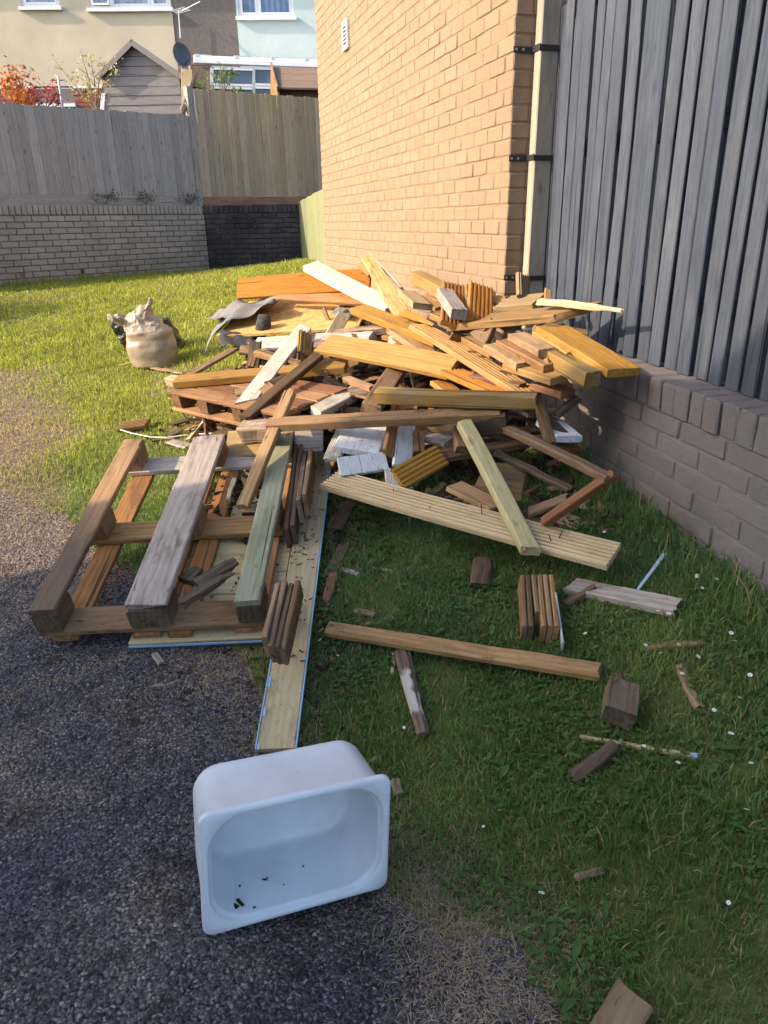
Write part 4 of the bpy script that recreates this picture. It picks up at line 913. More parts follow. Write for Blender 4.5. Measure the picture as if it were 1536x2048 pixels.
for (u, wd, m) in ((-PW + .09, .10, 'orgbrn'), (-.02, .1, 'orgbrn'), (PW - .06, .10, 'orgbrn'), (.10, .085, 'org')):
    plank('deck_board', None, pp(u, -.01, -.132), pp(u, PL + (.02 if u < .2 else -.1), -.132), wd, .02, m, pn, pal, D3=True, rough=.001, seg=8)
# boarded panel with blue film edge under the pallet
M_blue_film = mat('blue_film', (0.30, 0.48, 0.68), 0.5)[0]
M_ply = wood('pale_floor_board', (0.52, 0.42, 0.245), (0.42, 0.32, 0.17), stain=(0.07, 0.05, 0.035), stain_amt=0.6, knots=0.2, var=0.07, fleck=(0.1, 0.075, 0.05), fleck_amt=0.4)
W['ply'] = M_ply
def onp(px, py, h): pnn = np.array(pn); return Vector(onplane(px, py, np.array(pp(0, 0, h)), pnn))
def puv(p): d = p - pf; return d.dot(lat), d.dot(pu)
hS = -.154
uA, vA = puv(onp(256, 1288, hS)); uB, vB = puv(onp(628, 1275, hS)); uC, vC = puv(onp(640, 960, hS))
pan = empty('floor_panel', tuple(pp(.15, .1, hS - .02)), 'pale boarded floor panel with blue film edge under the pallet', 'panel')
k = 0; vv_ = vA
while vv_ < vC - .05:
    w0 = .118; plank('board', None, pp(uA + (.0 if k < 3 else .06 * (k - 2)), vv_ + w0 / 2, hS + .001 * (k % 2)), pp(uC - .085, vv_ + w0 / 2 + .004, hS + .001 * (k % 2)), w0 - .004, .016, 'ply', pn, pan, D3=True, rough=.0006, seg=5); vv_ += w0; k += 1
MB().bar(pp(uA, vA - .004, hS - .012), pp(uB - .06, vA - .004, hS - .012), .003, .009, pn).obj('film_edge', M_blue_film, pan)
lb = empty('long_floor_board', tuple(G(551, 1500)), 'long pale floor board with blue film edges running to the sink', 'board')
la = Vector(G(551, 1497, .035)); lbb = onp(640, 905, hS + .006)
lm = plank('board_face', None, la, lbb, .118, .016, 'ply', pn, lb, D3=True, seg=14, rough=.0006)
Ml = WM[lm.name]; Ll = (lbb - la).length
for s_, a0, a1 in ((1, -.5, -.17), (-1, -.5, .5)):
    MB().box((Ll * (a0 + a1) / 2, s_ * .0615, .003), (Ll * (a1 - a0), .004, .012), Ml).obj('film_edge', M_blue_film, lb)
    for q in range(14):
        uu = Ll * (a0 + (a1 - a0) * rs.random()); MB().box((uu, s_ * .053, .0095), (rs.uniform(.012, .05), .008, .0012), Ml).obj('film_scrap', M_blue_film, lb) if q % 2 else None
# slat bundles
for k in range(4):
    x = 526 + k * 12; plank('loose_batten', ('grey-brown slat, leftmost of the four slats standing against the pallet corner', 'second slat from the left in the bundle at the pallet corner', 'third slat from the left in the bundle at the pallet corner', 'rightmost slat of the bundle, next to the long floor board')[k],
        (x + 2, 1288 + k * 3 - (k == 0) * 14, 2.30), (x + 29 + k * 1.5, 1166 - (k % 2) * 6, 2.52), .018, .085, ('tan', 'brn', 'dkbrn', 'brn')[k], (-.25, -.55, .8), cat='slat', group='slats at the pallet corner', seg=6, rough=.0008)
for k, (x0, y0, x1, y1, m, lb_) in enumerate(((572, 1058, 592, 885, 'dkbrn', 'dark thin board on edge beside the green pallet runner'), (584, 1050, 602, 884, 'dkbrn', 'second dark board on edge, right of the first beside the pallet'), (597, 1000, 609, 900, 'rot', 'short split dark board on edge between dark boards'), (608, 988, 622, 894, 'brn', 'brown board on edge, rightmost of the row beside the pallet'))):
    plank('dark_board', lb_, (x0, y0, 2.92), (x1, y1, 3.42), .02, .10, m, (-.2, -.5, .82), cat='board', seg=6, rough=.0015)
plank('leaning_plank', 'brown narrow plank leaning diagonally onto the pallet', (482, 1012, 3.0), (580, 776, 3.42), .052, .035, 'tan', (-.35, -.6, .7), rough=.001, seg=8, rag=.01)
plank('grey_board', 'grey short board lying behind the dark boards at the pallet end', (585, 880, 3.42), (650, 876, 3.40), .13, .02, 'grey', (.05, -.75, .6))
plank('pallet_end_board', 'yellow-brown rough board standing across the back of the pallet', (452, 888, 3.52), (560, 882, 3.46), .13, .022, 'yel2', (-.1, -.85, .5), rough=.001)
plank('curled_bark_strip', 'crumpled pale bark strip inside the pallet', (455, 1000, 3.02), (470, 952, 3.1), .018, .006, 'pale', (.2, -.4, 1), cat='bark', rough=.006, seg=10, jag=.02)
for k, (A, B, wd, m, lb_) in enumerate((((352, 1206, 2.52), (470, 1136, 2.62), .045, 'dk', 'dark rotten wood chunk lying across the pallet gap, lower one'), ((385, 1172, 2.62), (478, 1112, 2.72), .06, 'dk', 'dark rotten wood chunk in the pallet gap, upper pointed one'), ((368, 1160, 2.68), (400, 1130, 2.75), .07, 'dk', 'flat dark bark slab under the rotten chunks in the pallet'))):
    plank('rotten_chunk', lb_, A, B, wd, .028, m, (-.1, -.3, 1), cat='rotten wood', rough=.006, seg=12, jag=.04, taper=(1, .5))

# ------------------------------------------------------------------ debris filling the heap
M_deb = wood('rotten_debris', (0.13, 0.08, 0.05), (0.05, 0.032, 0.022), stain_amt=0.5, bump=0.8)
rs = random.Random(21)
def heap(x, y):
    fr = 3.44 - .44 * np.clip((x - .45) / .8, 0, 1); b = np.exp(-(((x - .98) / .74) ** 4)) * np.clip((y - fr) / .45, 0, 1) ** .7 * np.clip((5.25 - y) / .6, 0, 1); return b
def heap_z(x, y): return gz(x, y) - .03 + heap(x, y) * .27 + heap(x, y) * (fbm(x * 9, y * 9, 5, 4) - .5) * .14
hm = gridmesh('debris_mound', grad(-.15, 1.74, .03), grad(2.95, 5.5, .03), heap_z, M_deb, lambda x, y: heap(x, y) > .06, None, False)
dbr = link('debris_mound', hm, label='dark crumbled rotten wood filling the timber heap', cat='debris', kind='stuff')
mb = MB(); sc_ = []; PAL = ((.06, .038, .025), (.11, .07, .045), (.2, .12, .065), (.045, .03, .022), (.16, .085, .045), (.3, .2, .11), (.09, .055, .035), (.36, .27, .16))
for i in range(900):
    x = rs.uniform(.0, 1.68); y = rs.uniform(3.0, 5.1)
    if float(heap(np.array(x), np.array(y))) < .08: continue
    z = float(heap_z(np.array([x]), np.array([y]))[0]) + rs.uniform(.0, .07); d = Vector((rs.gauss(0, 1), rs.gauss(0, 1), rs.gauss(0, .3))).normalized(); L = rs.uniform(.05, .34) * rs.uniform(.5, 1); c = Vector((x, y, z)); n0_ = len(mb.v); w0 = rs.uniform(.012, .055); t0 = rs.uniform(.006, .022)
    a_ = c - d * L / 2; e_ = c + d * L / 2; Mx = frame(c, d, (rs.gauss(0, .5), rs.gauss(0, .5), 1)); sec = [(-.5, -.5), (.5, -.5), (.5, .5), (-.5, .5)]; vv = []
    for k in range(4):
        for (p_, q_) in sec: vv.append(Mx @ Vector((L * (k / 3 - .5) + (rs.uniform(-.25, .25) * L * .35 if k in (0, 3) else 0), p_ * w0 * rs.uniform(.7, 1.1), q_ * t0 * rs.uniform(.6, 1.2))))
    mb.add(vv, [(k * 4 + j, k * 4 + (j + 1) % 4, k * 4 + 4 + (j + 1) % 4, k * 4 + 4 + j) for k in range(3) for j in range(4)] + [(3, 2, 1, 0), (12, 13, 14, 15)])
    cl = rs.choice(PAL); j = rs.uniform(.7, 1.25); sc_ += [(cl[0] * j, cl[1] * j, cl[2] * j, 1)] * (len(mb.v) - n0_)
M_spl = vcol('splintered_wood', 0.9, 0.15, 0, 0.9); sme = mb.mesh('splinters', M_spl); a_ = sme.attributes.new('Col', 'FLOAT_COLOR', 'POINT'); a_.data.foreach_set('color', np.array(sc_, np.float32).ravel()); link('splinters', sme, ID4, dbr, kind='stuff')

# ------------------------------------------------------------------ the timber pile
UP = (0, 0, 1); CF = (-.15, -.55, .8); CV = (-.15, -.8, .55)
pk = plank
pk('orange_board', 'long orange board tilted on edge at the back left of the pile', (473, 576, 5.15), (740, 557, 4.75), .15, .03, 'org', (-.45, -.75, .45), seg=4)
pk('orange_board', 'thin orange wedge-shaped board under the long tilted one', (552, 592, 4.95), (738, 596, 4.6), .11, .025, 'org', (-.35, -.55, .75), taper=(.35, 1))
pk('bleached_plank', 'long whitish plank sloping down from the back left', (620, 527, 4.95), (790, 613, 4.25), .125, .04, 'white', (-.1, -.35, .9))
pk('mottled_plank', 'lichen mottled plank rising highest at the back of the pile', (734, 509, 4.75), (806, 628, 4.05), .085, .04, 'lichen', (-.2, -.6, .75), rough=.002, seg=10, jag=.02)
pk('dark_panel_piece', 'thin dark panel leaning behind the mottled plank', (765, 532, 4.72), (818, 590, 4.25), .14, .012, 'grey', (.7, -.4, .55))
pk('short_offcut', 'small yellow offcut poking up left of the mottled plank', (720, 525, 4.8), (742, 545, 4.65), .06, .02, 'yel', (-.5, -.5, .5))
pk('timber_post', 'square yellow timber post pointing back at the pile top', (832, 541, 4.35), (897, 575, 3.95), .075, .07, 'yel2', (-.05, -.3, .95), bev=.003)
pk('grey_topped_block', 'grey topped timber block resting on grooved deck pieces', (890, 576, 3.66), (921, 620, 3.38), .08, .05, 'grey', (.05, -.45, .9))
pk('deck_offcut', 'short grooved deck offcut under the grey topped block', (912, 566, 3.74), (910, 646, 3.46), .135, .03, 'org', (-.12, -.8, .58), prof='deck2')
pk('deck_offcut', 'short grooved deck offcut standing beside the brick wall', (964, 568, 3.68), (961, 637, 3.42), .125, .03, 'org', (-.08, -.85, .52), prof='deck2')
pk('deck_offcut_edge', 'narrow deck offcut seen on edge behind the grooved pieces', (937, 568, 3.74), (942, 640, 3.5), .03, .02, 'tan', (.5, -.8, .3))
pk('pale_wedge_plank', 'pale plank end with a dark mossy cut facing forward', (814, 580, 4.05), (846, 607, 3.78), .10, .035, 'yel2', (.1, -.4, .9))
pk('grooved_offcut', 'grooved offcut tucked behind the pale plank end', (838, 590, 4.0), (890, 612, 3.8), .12, .025, 'orgbrn', (.1, -.7, .7), prof='deck2')
pk('yellow_sliver', 'pointed yellow sliver below the pale plank end', (806, 622, 3.95), (866, 646, 3.7), .06, .02, 'yel', (-.2, -.5, .8), taper=(1, .25))
pk('yellow_plank', 'long yellow plank running from the felt to the grooved boards', (716, 612, 4.35), (882, 674, 3.66), .10, .042, 'yel', (-.1, -.45, .88), cut=(.3, 0))
pk('long_deck_board', 'long grooved yellow deck board sloping forward through the pile middle', (838, 646, 3.78), (1060, 782, 3.02), .125, .028, 'yel', (.12, -.45, .88), prof='deck')
pk('big_yellow_board', 'broad clean yellow board lying across the pile front', (645, 682, 3.88), (908, 730, 3.36), .145, .03, 'yel', (-.12, -.62, .77), seg=6)
pk('deck_board', 'grooved deck board tucked under the broad yellow board', (905, 738, 3.36), (1012, 784, 3.06), .125, .028, 'org', (.15, -.45, .88), prof='deck')
pk('short_orange_offcut', 'small orange offcut wedged below the broad yellow board', (878, 760, 3.42), (905, 780, 3.3), .09, .025, 'org', (.1, -.5, .85))
pk('horizontal_beam', 'straight grey-yellow beam lying level across the pile front', (751, 779, 3.22), (1076, 789, 2.93), .065, .058, 'yel2', (0, -.25, .97), seg=6)
pk('dark_beam', 'long dark weathered beam below the level beam, nearly horizontal', (530, 842, 3.30), (1008, 818, 3.02), .075, .04, 'brn', (0, -.3, .95), rough=.002, seg=14, rag=.01)
pk('mossy_block', 'dark mouldy block at the right end of the dark beam', (948, 826, 3.06), (1012, 822, 3.02), .07, .10, 'dk', (0, -.2, 1), cat='block', rough=.004, seg=8, bev=.01)
pk('rotten_beam', 'crumbling grey beam end at the left of the dark beam', (476, 848, 3.36), (548, 844, 3.3), .085, .09, 'rot', (0, -.3, .95), cat='block', rough=.009, seg=10, bev=.012, jag=.03)
pk('dark_thin_plank', 'dark brown narrow plank lying diagonally on the left pile', (487, 832, 3.42), (640, 703, 3.86), .055, .035, 'dkbrn', (-.2, -.5, .85), rough=.0015, seg=10, rag=.008)
pk('white_plank', 'whitish plank sloping from the dark plank up to the sheet', (492, 800, 3.62), (610, 650, 4.35), .092, .045, 'white', (-.1, -.35, .92), cut=(-.8, .5))
pk('long_yellow_plank', 'long yellow plank with pale edge lying level on the left', (350, 757, 4.02), (692, 726, 3.82), .09, .042, 'yel', (.02, -.3, .95), bend=.0, seg=8)
pk('thin_batten', 'thin batten sloping from grass up to the felt', (352, 762, 4.2), (520, 666, 4.72), .045, .022, 'tan', (-.1, -.4, .9))
pk('wired_stick', 'broken stick with wire lying over the whitish plank', (510, 699, 4.22), (604, 726, 3.92), .045, .035, 'tan', (-.1, -.4, .9), rough=.003, seg=10, jag=.03)
pk('broken_stick', 'short broken stick end hanging down at the left', (513, 702, 4.26), (500, 735, 4.2), .035, .02, 'tan', (-.3, -.8, .3), jag=.04, rough=.003)
pk('brown_plank', 'brown plank with hollow end pointing down at the middle', (742, 812, 3.20), (800, 726, 3.66), .088, .045, 'brn', (0, -.5, .87), rough=.0015, seg=8, jag=.015)
pk('white_slanted_plank', 'whitish plank slanting behind the brown hollow plank', (632, 818, 3.38), (728, 768, 3.72), .075, .045, 'white', (-.1, -.4, .9), cut=(.4, 0))
pk('black_edged_stick', 'thin stick with a black edge under the yellow board', (690, 752, 3.72), (745, 772, 3.52), .04, .03, 'brn', (-.05, -.4, .9), rough=.001)
pk('shadowed_board', 'brown board in the gap behind the brown plank', (690, 735, 3.95), (790, 700, 4.05), .12, .025, 'brn', (-.05, -.55, .85))
pk('rotten_brown_board', 'thick rotten brown board under the front of the sheet', (505, 686, 4.45), (660, 676, 4.25), .12, .06, 'pink', (0, -.5, .85), rough=.004, seg=12, rag=.02)
pk('rotten_brown_board', 'rotten brown board right of the whitish plank under the sheet', (622, 676, 4.3), (745, 672, 4.1), .10, .05, 'pink', (0, -.55, .83), rough=.005, seg=12, rag=.02)
pk('dark_long_batten', 'dark cracked batten running right from under the sheet', (655, 664, 4.35), (792, 648, 4.12), .05, .045, 'rot', (0, -.5, .85), rough=.003, seg=12)
pk('deck_stub', 'small grooved stub standing behind the whitish plank', (610, 708, 4.1), (613, 662, 4.22), .085, .025, 'yel2', (.25, -.9, .3), prof='deck2')
pk('knotty_grey_plank', 'knotty plank passing under the yellow plank in the middle', (788, 655, 3.98), (872, 712, 3.62), .09, .03, 'tan', (.1, -.5, .85))
pk('white_corner_piece', 'small white painted corner piece beside the yellow plank', (776, 684, 3.92), (800, 672, 3.9), .07, .02, 'white', (-.1, -.6, .8), cut=(.6, -.6))
pk('wide_board', 'wide board jutting right to the black fence, lying across the stack', (896, 642, 3.60), (1160, 616, 3.08), .16, .034, 'yel', (.04, -.42, .9), cut=(-.5, .9))
pk('short_yellow_board', 'yellow board under the tilted rough panel', (985, 592, 3.72), (1062, 628, 3.40), .07, .03, 'yel', (-.1, -.45, .88))
pk('rough_panel_offcut', 'tilted square deck offcut showing its ribbed face and orange end', (1006, 602, 3.50), (1078, 596, 3.34), .125, .03, 'yel2', (.0, -.62, .78), prof='fine')
pk('upright_offcut', 'grooved offcut standing upright against the fence post', (1052, 600, 3.45), (1050, 548, 3.52), .10, .026, 'yel2', (.45, -.85, .1), prof='deck2', cut=(0, -.8))
pk('upright_peg', 'small yellow peg end standing at the black fence', (1096, 604, 3.28), (1097, 578, 3.32), .03, .025, 'yel', (-.3, -.9, .2), cut=(0, .6))
pk('splintered_stick', 'long splintered pale stick reaching out before the black fence', (1076, 597, 3.22), (1247, 615, 2.85), .038, .024, 'pale', (-.1, -.4, .9), rough=.004, seg=16, taper=(1, .45), jag=.02)
pk('broad_end_board', 'broad yellow board resting on the wall coping', (1100, 648, 3.12), (1250, 737, 2.66), .135, .032, 'yel', (-.02, -.18, .98), seg=5)
pk('broken_end_board', 'yellow board with a broken end beside the coping board', (1080, 658, 3.15), (1153, 703, 2.86), .085, .034, 'yel', (-.1, -.3, .95), jag=.02)
pk('grey_topped_post', 'square post with grey top ending over the low wall', (1088, 690, 2.98), (1188, 744, 2.66), .062, .062, 'yel2', (-.05, -.25, .97), bev=.003)
pk('stacked_plank', 'tan plank end, topmost of the stack beside the square post', (1032, 664, 3.18), (1100, 700, 2.88), .082, .032, 'tan', (-.05, -.25, .97))
pk('stacked_plank', 'rough chipped plank just below the topmost of the stack', (1008, 676, 3.20), (1108, 727, 2.86), .085, .032, 'orgbrn', (-.1, -.28, .95), rough=.003, seg=12)
pk('stacked_plank', 'brown topped plank left of the chipped one in the stack', (980, 684, 3.22), (1056, 726, 2.96), .085, .035, 'tan', (-.05, -.25, .97))
pk('stacked_plank', 'yellow plank low in the stack pointing right with shaded middle', (1020, 722, 3.08), (1118, 752, 2.82), .085, .03, 'yel', (-.12, -.25, .95))
pk('narrow_plank', 'narrow yellow plank between the deck board and the stack', (930, 672, 3.40), (990, 704, 3.18), .05, .03, 'yel', (-.05, -.3, .95))
pk('shaded_plank', 'dark shaded plank under the stack beside the low wall', (1070, 762, 3.05), (1142, 782, 2.88), .08, .03, 'red', (0, -.2, .97))
pk('rotten_upright', 'rotten dark upright stick at the right end of the beam', (1078, 786, 2.96), (1104, 892, 2.80), .04, .035, 'dkbrn', (-.2, -.9, .3), rough=.005, seg=14, jag=.03)
pk('leaning_post', 'pale greenish post leaning from the beam down to the grass', (928, 836, 3.04), (1064, 1096, 2.50), .062, .04, 'pgreen', (-.1, -.55, .83), seg=6, cut=(0, .35))
pk('white_block_board', 'white ribbed short board, top one of two by the pallet', (740, 840, 3.36), (712, 900, 3.16), .20, .028, 'whitegrey', (-.05, -.4, .92), prof='rect')
pk('white_block_board', 'white ribbed short board facing forward under the top one', (722, 908, 3.14), (730, 945, 3.10), .21, .028, 'whitegrey', (-.1, -.95, .25), prof='fine')
pk('pale_ribbed_piece', 'pale ribbed deck piece leaning left of the white boards', (694, 842, 3.34), (662, 915, 3.16), .075, .025, 'white', (-.5, -.6, .6), prof='fine')
pk('pale_ribbed_offcut', 'small pale ribbed piece showing below the white boards', (795, 936, 3.12), (800, 975, 3.04), .11, .022, 'white', (-.1, -.8, .55), prof='fine')
pk('brown_deck_upright', 'brown grooved deck piece right of the white boards', (803, 806, 3.34), (782, 908, 3.12), .075, .026, 'orgbrn', (.45, -.75, .45), prof='deck2')
pk('grey_ribbed_upright', 'grey ribbed board standing right of the brown deck piece', (816, 836, 3.30), (805, 935, 3.12), .085, .022, 'whitegrey', (.15, -.85, .45), prof='fine')
pk('brown_upright_offcut', 'small brown offcut standing in the shaded hollow', (838, 858, 3.26), (840, 906, 3.18), .05, .05, 'brn', (-.1, -.9, .4))
pk('brown_upright_offcut', 'small brown offcut standing left of the leaning post', (918, 850, 3.16), (925, 896, 3.08), .052, .05, 'tan', (-.2, -.9, .35))
pk('small_deck_piece', 'short yellow grooved deck piece tilted on the ground board', (796, 956, 3.02), (886, 906, 3.14), .105, .028, 'yel', (.25, -.55, .8), prof='deck2')
pk('sunlit_brown_board', 'brown board catching a sun patch in the hollow', (860, 900, 3.24), (945, 894, 3.18), .10, .025, 'orgbrn', (0, -.5, .87), rough=.002)
pk('dark_hollow_board', 'dark board deep in the hollow behind the leaning post', (850, 915, 3.2), (1090, 872, 3.0), .05, .03, 'dkbrn', (0, -.4, .9))
pk('dark_hollow_board', 'dark board deep in the hollow above the other dark one', (880, 880, 3.35), (1075, 858, 3.1), .07, .03, 'red', (0, -.4, .9))
pk('dark_slanted_strip', 'dark thin strip slanting right down to the low wall', (1012, 850, 3.02), (1222, 950, 2.44), .04, .03, 'dkbrn', (-.05, -.5, .87), rough=.002, seg=12)
pk('fibrous_strip', 'dark strip with white fibrous end lower in the hollow', (985, 898, 3.02), (1152, 980, 2.62), .035, .02, 'dk', (-.05, -.5, .87), rough=.005, seg=14, jag=.05)
pk('red_brown_beam', 'reddish brown batten slanting up to the low wall', (1078, 1044, 2.60), (1228, 940, 2.44), .035, .035, 'red', (-.2, -.4, .9), rough=.001)
pk('dark_flat_board', 'dark flat board on grass beside the reddish batten', (1050, 1022, 2.68), (1140, 990, 2.60), .06, .02, 'dkbrn', (0, -.2, 1), rough=.002)
pk('white_ribbed_offcut', 'white ribbed board end poking out beside the low wall', (1098, 838, 3.02), (1140, 872, 2.84), .115, .028, 'whitegrey', (.05, -.35, .95), prof='rect')
pk('brown_square_board', 'square brown board propped behind the leaning post', (950, 955, 2.98), (1052, 968, 2.86), .15, .02, 'dkbrn', (.0, -.9, .4))
pk('flat_brown_offcut', 'brown chamfered offcut lying on grass in a sun patch', (905, 966, 2.98), (1000, 1012, 2.76), .09, .022, 'tan', (0, -.2, 1), rough=.0015)
gdb = pk('ground_deck_board', 'long grooved deck board lying on the grass in front', (660, 955, 3.12), (1228, 1108, 2.44), .128, .03, 'pale', (-.02, -.45, .9), prof='deck2', seg=8)
pk('deck_offcut_piece', 'grooved deck end lying between the upright offcuts and the brick wall', (930, 600, 3.95), (992, 588, 3.9), .10, .028, 'orgbrn', (0, -.5, .85), prof='deck2')
pk('tan_offcut', 'tan offcut wedged behind the two standing deck offcuts', (868, 622, 3.75), (950, 652, 3.55), .09, .03, 'tan', (.05, -.5, .85))
pk('tan_offcut', 'tan offcut lying flat right of the standing deck offcuts', (980, 628, 3.62), (1030, 650, 3.42), .085, .03, 'tan', (.05, -.4, .9))
pk('brown_batten', 'brown slat showing under the long grooved deck board', (860, 700, 3.7), (960, 742, 3.4), .06, .025, 'brn', (.05, -.5, .85))
pk('brown_batten', 'brown slat running under the long yellow plank end', (770, 668, 4.0), (850, 690, 3.75), .06, .025, 'orgbrn', (.05, -.5, .85))
pk('red_batten', 'reddish slat at the stack foot above the level beam', (940, 748, 3.28), (1050, 768, 3.05), .05, .025, 'red', (.05, -.4, .9))
pk('dark_batten', 'dark slat crossing behind the whitish slanted plank', (575, 790, 3.75), (690, 812, 3.5), .06, .025, 'dkbrn', (-.05, -.4, .9), rough=.003)
pk('dark_batten', 'dark slat lying between the old pallet and the brown plank', (600, 770, 3.85), (740, 790, 3.6), .05, .025, 'dkbrn', (-.1, -.5, .9), rough=.003)
pk('rotten_slab', 'rotten slab in the dark hollow left of the leaning post', (850, 868, 3.32), (905, 880, 3.22), .09, .02, 'pink', (.1, -.5, .85), rough=.004, jag=.02)
pk('rotten_slab', 'rotten slab in the dark hollow right of the leaning post', (985, 862, 3.2), (1075, 880, 3.0), .09, .02, 'dkbrn', (.1, -.5, .85), rough=.004, jag=.02)
pk('rotten_slab', 'rotten pale slab beside the mouldy block end', (1000, 800, 3.15), (1070, 828, 2.98), .05, .02, 'rot', (.1, -.5, .85), rough=.004, jag=.03)
pk('hollow_plank', 'tan plank low in the hollow under the dark beam', (830, 842, 3.36), (930, 856, 3.22), .05, .03, 'tan', (0, -.6, .8), rough=.002)
pk('black_batten', 'blackened slat slanting behind the rotten upright stick', (1060, 800, 3.08), (1130, 870, 2.86), .05, .02, 'dk', (-.1, -.6, .8), rough=.003)
pk('felt_side_batten', 'tan batten lying under the grey felt flap', (470, 650, 4.85), (520, 700, 4.4), .05, .03, 'tan', (-.2, -.5, .8))
Mg = WM[gdb.name]
for (u_, v_, l_, tx_) in ((.42, .01, .035, .4), (.405, -.02, .03, -.3), (.1, .03, .045, .1), (-.1, -.02, .012, .2), (-.3, .02, .012, .1), (.25, -.03, .01, 0)):
    MB().tube([Mg @ Vector((u_, v_, .012)), Mg @ Vector((u_ + tx_ * l_, v_, .014 + l_))], .002, 6).obj('nail', M_met, gdb)
pk('far_left_offcut', 'small pale offcut stack end at the left of the long yellow plank', (336, 752, 4.15), (372, 760, 4.05), .06, .05, 'pale', (0, -.4, .9), rough=.004)
# short broken scraps jammed into the gaps
PA = np.array(PTS); rs = random.Random(99); ns = 0
TONE = {'dkbrn': 'dark brown', 'brn': 'brown', 'dk': 'blackish', 'red': 'reddish', 'tan': 'tan', 'rot': 'crumbly greyish', 'orgbrn': 'orange-brown', 'yel2': 'yellow', 'pale': 'pale'}
BIG = [(Vector(o_.matrix_basis.translation), ' '.join(o_['label'].split()[:8])) for o_ in COL.objects if o_.parent is None and o_.get('category') == 'plank' and o_.get('label')]
STOP = {'the', 'a', 'of', 'in', 'on', 'at', 'with', 'from', 'and', 'under', 'by', 'to', 'its', 'behind', 'right', 'beside', 'between', 'below', 'above', 'two', 'running', 'lying', 'left', 'resting', 'sloping', 'level'}
def short(lb):
    w_ = lb.replace(',', '').split()[:7]
    while w_ and w_[-1] in STOP: w_.pop()
    return ' '.join(w_)
USED = {}
while ns < 90:
    px_ = rs.uniform(470, 1140); py_ = rs.uniform(655, 905)
    if py_ > 915 - max(0, 640 - px_) * .35 or (px_ < 640 and py_ > 845): continue
    d2_ = (PA[:, 0] - px_) ** 2 + (PA[:, 1] - py_) ** 2; w_ = 1 / (d2_ + 60.0) ** 2; D0 = float((PA[:, 2] * w_).sum() / w_.sum()) + rs.uniform(.06, .2); c = Vector(P(px_, py_, D0))
    if lw_off(c.x, c.y) > -.06 or c.x > 1.72: continue
    L = rs.uniform(.07, .26); d = Vector((rs.gauss(0, 1), rs.gauss(0, .7), rs.gauss(0, .25))).normalized(); mt = rs.choice(('dkbrn', 'brn', 'dk', 'red', 'tan', 'rot', 'orgbrn', 'brn', 'tan', 'yel2', 'pale'))
    lab = TONE[mt] + ' broken scrap jammed next to the ' + short(min(BIG, key=lambda q_: (q_[0] - c).length)[1])
    if lab in USED: continue
    USED[lab] = 1
    plank('board_scrap', lab, c - d * L / 2, c + d * L / 2, rs.uniform(.03, .085), rs.uniform(.012, .03), mt, (rs.gauss(0, .35), -.5, .85), D3=True, cat='scrap', group='short broken scraps jammed in the heap', rough=.003, jag=.03, seg=9); ns += 1
# sheet of chipboard, felt, log
osb = np.array([P(432, 672, 4.62), P(716, 655, 4.42), P(742, 598, 4.98), P(498, 602, 5.25)])
def sheet(name, label, quad, t, m, cat, n=10, wave=0.0, ragg=0.0, seed=1, sag=None):
    v = []; f = []; nr_ = nz(np.cross(quad[1] - quad[0], quad[3] - quad[0])); nr_ = nr_ if nr_[2] > 0 else -nr_
    org = quad.mean(0)
    for lay in (0, 1):
        for i in range(n + 1):
            for j in range(n + 1):
                s, q_ = i / n, j / n; p = quad[0] * (1 - s) * (1 - q_) + quad[1] * s * (1 - q_) + quad[2] * s * q_ + quad[3] * (1 - s) * q_
                p = p + nr_ * (wave * mnoise.noise((s * 3 + seed, q_ * 3, 1.7)) - lay * t) + (np.array(sag(s, q_)) if sag else 0)
                if ragg and (i in (0, n) or j in (0, n)): p = p + (quad[1] - quad[0]) * ragg * mnoise.noise((s * 9, q_ * 9, seed)) + (quad[3] - quad[0]) * ragg * mnoise.noise((s * 9 + 4, q_ * 9, seed))
                v.append(p - org)
    k = (n + 1) ** 2; id_ = lambda i, j, l: l * k + i * (n + 1) + j
    for i in range(n):
        for j in range(n): f.append((id_(i, j, 0), id_(i + 1, j, 0), id_(i + 1, j + 1, 0), id_(i, j + 1, 0))); f.append((id_(i, j + 1, 1), id_(i + 1, j + 1, 1), id_(i + 1, j, 1), id_(i, j, 1)))
    for i in range(n):
        for (a, b) in (((i, 0), (i + 1, 0)), ((i + 1, n), (i, n)), ((0, i + 1), (0, i)), ((n, i), (n, i + 1))): f.append((id_(*a, 1), id_(*b, 1), id_(*b, 0), id_(*a, 0)))
    return link(name, mesh(name, v, f, m, wave > 0), T(org), None, label, cat)
M_osb, nt_, b_ = mat('strand_board', (0.5, 0.3, 0.1), 0.8, 0.2); q = NB(nt_); v_ = q.coords((1, 1, 1), False); vo = q.n('TexVoronoi', feature='F1', i_Scale=26.0); mp_ = q.coords((1, 2.2, 2.2), False); q.l(mp_, vo.inputs['Vector'])
cc = q.ramp(q.math('ADD', q.math('MULTIPLY', vo.outputs['Color'], .6), q.math('MULTIPLY', q.noise(v_, 9, 4, .6), .5)), [(0.25, (0.40, 0.20, 0.06)), (0.55, (0.56, 0.33, 0.11)), (0.85, (0.62, 0.40, 0.16))]); q.l(cc, b_.inputs['Base Color']); q.bump(vo.outputs['Distance'], b_, .4, .004)
sheet('chipboard_sheet', 'orange chipboard sheet lying on the left pile', osb, .016, M_osb, 'board', 6, 0.0, .012)
M_felt = noisy('grey_roofing_felt', (0.22, 0.21, 0.195), (0.15, 0.145, 0.14), 90, 0.92, 0.6, 0.004)
fq = np.array([P(405, 672, 4.65), P(548, 622, 4.72), P(562, 601, 5.1), P(452, 612, 5.2)])
